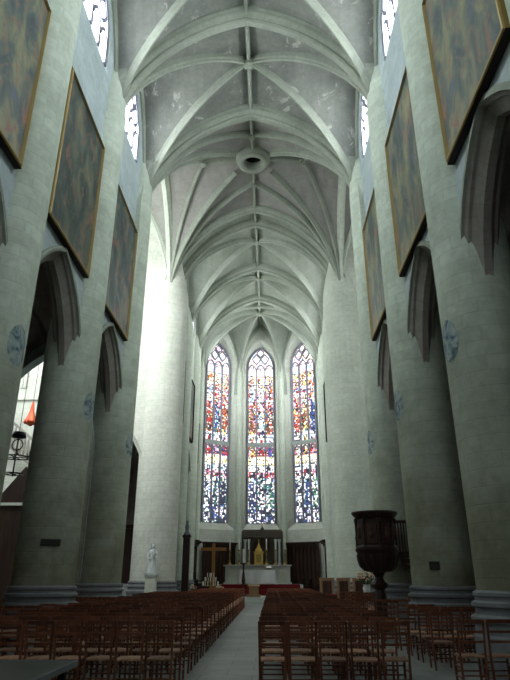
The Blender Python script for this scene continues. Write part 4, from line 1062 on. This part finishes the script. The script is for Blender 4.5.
x, y = 3.2, 27.7; t = thing('kneeler', 'low red-topped kneeler in front of the pale high-backed seats', 'kneeler', (x, y, 0))
b = MB(); b.box((x, y, .38), (.9, .4, .76)); b.build('body', 'dark_wood', t); b = MB(); b.box((x, y, .80), (.9, .42, .08)); b.build('cushion', 'cushion', t)

# ------------------------------------------------------------------ left transept things glimpsed between the columns
t = thing('hanging_lamp', 'red copper lamp like a flared bell hanging in the left transept', 'lamp', (-10.0, 25.0, 7.9))
b = MB(); pr = [(.03, 1.05), (.06, .9), (.10, .6), (.17, .35), (.26, .16), (.30, .08), (.27, .02)]; N = 32; rows = []
for r, z in pr: rows.append([Vector((-10+r*(1+.10*cos(8*2*PI*j/N))*cos(2*PI*j/N), 25+r*(1+.10*cos(8*2*PI*j/N))*sin(2*PI*j/N), 7.9+z)) for j in range(N)])
b.grid(rows, None, 0, True, True); b.build('shade', 'copper', t)
b = MB(); b.lathe([(.01, 7.8), (.1, 7.84), (.14, 7.92), (.2, 7.98)], (-10, 25, 0), 12); b.build('bowl', 'copper', t)
b = MB(); b.tube([(-10, 25, 8.9), (-10, 25, 22.3)], .012, 6); b.build('chain', 'iron', t)
t = thing('iron_chandelier', 'black iron chandelier with a crown ring hanging behind the nearest left column', 'chandelier', (-9.35, 22.6, 5.3))
b = MB(); b.tube([(-9.35, 22.6, 6.9), (-9.35, 22.6, 10.5)], .012, 6); b.build('chain', 'iron', t)
b = MB(); b.lathe([(.05, 6.7), (.3, 6.75), (.26, 6.95), (.05, 6.98)], (-9.35, 22.6, 0), 10); b.tube([(-9.35, 22.6, 5.2), (-9.35, 22.6, 6.9)], .03, 6)
b.tube([(-9.35+.22*cos(a), 22.6, 6.45+.22*sin(a)) for a in lin(0, 2*PI, 16)], .025, 6)
for zz, r in ((5.95, .55), (5.3, .4)): b.tube([(-9.35+r*cos(a), 22.6+r*sin(a), zz) for a in lin(0, 2*PI, 20)], .025, 6); b.bar((-9.35-r, 22.6, zz), (-9.35+r, 22.6, zz), .03, .03); b.bar((-9.35, 22.6-r, zz), (-9.35, 22.6+r, zz), .03, .03)
fr = b.build('frame', 'iron', t)
for k in range(6):
    a = 2*PI*k/6; b = MB(); b.lathe([(.02, 5.95), (.06, 6.0), (.02, 6.02), (.02, 6.2)], (-9.35+.55*cos(a), 22.6+.55*sin(a), 0), 8); b.build('candle_holder', 'iron', fr)
# sloping balustrade of a gallery stair against the east wall
t = thing('gallery_stair', 'pale wooden gallery stair with balusters sloping down in the left transept', 'stair', (-12.3, 29.0, 0))
def sl(x): return 9.25+(x+12.95)*(-.78)
b = MB(); b.bar((-14, 28.9, sl(-14)), (-11.2, 28.9, sl(-11.2)), .14, .12, (0, 1, 0)); b.build('handrail', 'arch', t)
b = MB(); b.bar((-14, 28.9, sl(-14)-1.2), (-11.2, 28.9, sl(-11.2)-1.2), .18, .16, (0, 1, 0)); b.box((-12.6, 29.2, 4.6), (.2, .2, .01)) if False else None; b.build('string', 'arch', t)
for k in range(15):
    x = -13.9+.19*k; b = MB(); b.lathe([(.035, 0), (.05, .2), (.03, .4), (.05, .7), (.03, 1.2)], (x, 28.9, sl(x)-1.2), 8); b.build('baluster', 'arch', t)
t = thing('confessional', 'dark wooden confessional with a steep gable in the left transept', 'confessional', (-10.6, 27.4, 0))
b = MB(); b.box((-10.6, 27.4, 2.3), (2.4, 1.4, 4.6)); b.box((-10.6, 26.68, 2.2), (1.6, .08, 3.4)); b.build('body', 'dark_wood', t)
b = MB(); P3 = [(-11.9, 4.6), (-9.3, 4.6), (-10.6, 6.3)]; b.face([(x, 26.65, z) for x, z in P3]); b.face([(x, 28.1, z) for x, z in P3[::-1]])
for i in range(3): a, c = P3[i], P3[(i+1) % 3]; b.face([(a[0], 26.65, a[1]), (a[0], 28.1, a[1]), (c[0], 28.1, c[1]), (c[0], 26.65, c[1])])
b.build('gable', 'pulpit_wood', t); b = MB(); b.box((-10.6, 26.62, 4.6), (2.7, .14, .12)); b.build('cornice', 'pale', t)
# reredos glimpsed in the left choir aisle
t = thing('side_altar', 'dim side altar with a wooden reredos in the left choir aisle', 'altar', (-8.0, 40.6, 0))
b = MB(); b.box((-8, 40.4, .55), (2.6, .8, 1.1)); b.build('table', 'marble', t)
b = MB(); b.box((-8, 41.3, 2.3), (3.4, .4, 4.6)); b.box((-8, 41.2, 4.7), (3.8, .6, .25)); b.box((-8, 41.05, 2.6), (1.5, .1, 2.6)); b.build('reredos', 'dark_wood', t)

# ------------------------------------------------------------------ camera, light, colour
cam = bpy.data.cameras.new('camera'); co = bpy.data.objects.new('camera', cam); COL.objects.link(co); scene.camera = co
cam.sensor_fit = 'VERTICAL'; cam.sensor_height = 36.; cam.lens = 36.*573/680; cam.clip_end = 300; cam.clip_start = .05
co.location = (.80, 0, 1.6); co.rotation_euler = (PI/2+math.radians(22.34), 0, math.radians(1.554))
w = bpy.data.worlds.new('world'); scene.world = w; w.use_nodes = True
w.node_tree.nodes['Background'].inputs[0].default_value = (.7, .8, 1, 1); w.node_tree.nodes['Background'].inputs[1].default_value = .6
STAINED.inputs[1].default_value = 2.1
scene.view_settings.view_transform = 'Standard'; scene.view_settings.look = 'None'; scene.view_settings.gamma = 1
scene.view_settings.exposure = -0.2
scene.cycles.max_bounces = 10; scene.cycles.diffuse_bounces = 6
for o in bpy.data.objects:
    if '_w' in o: del o['_w']
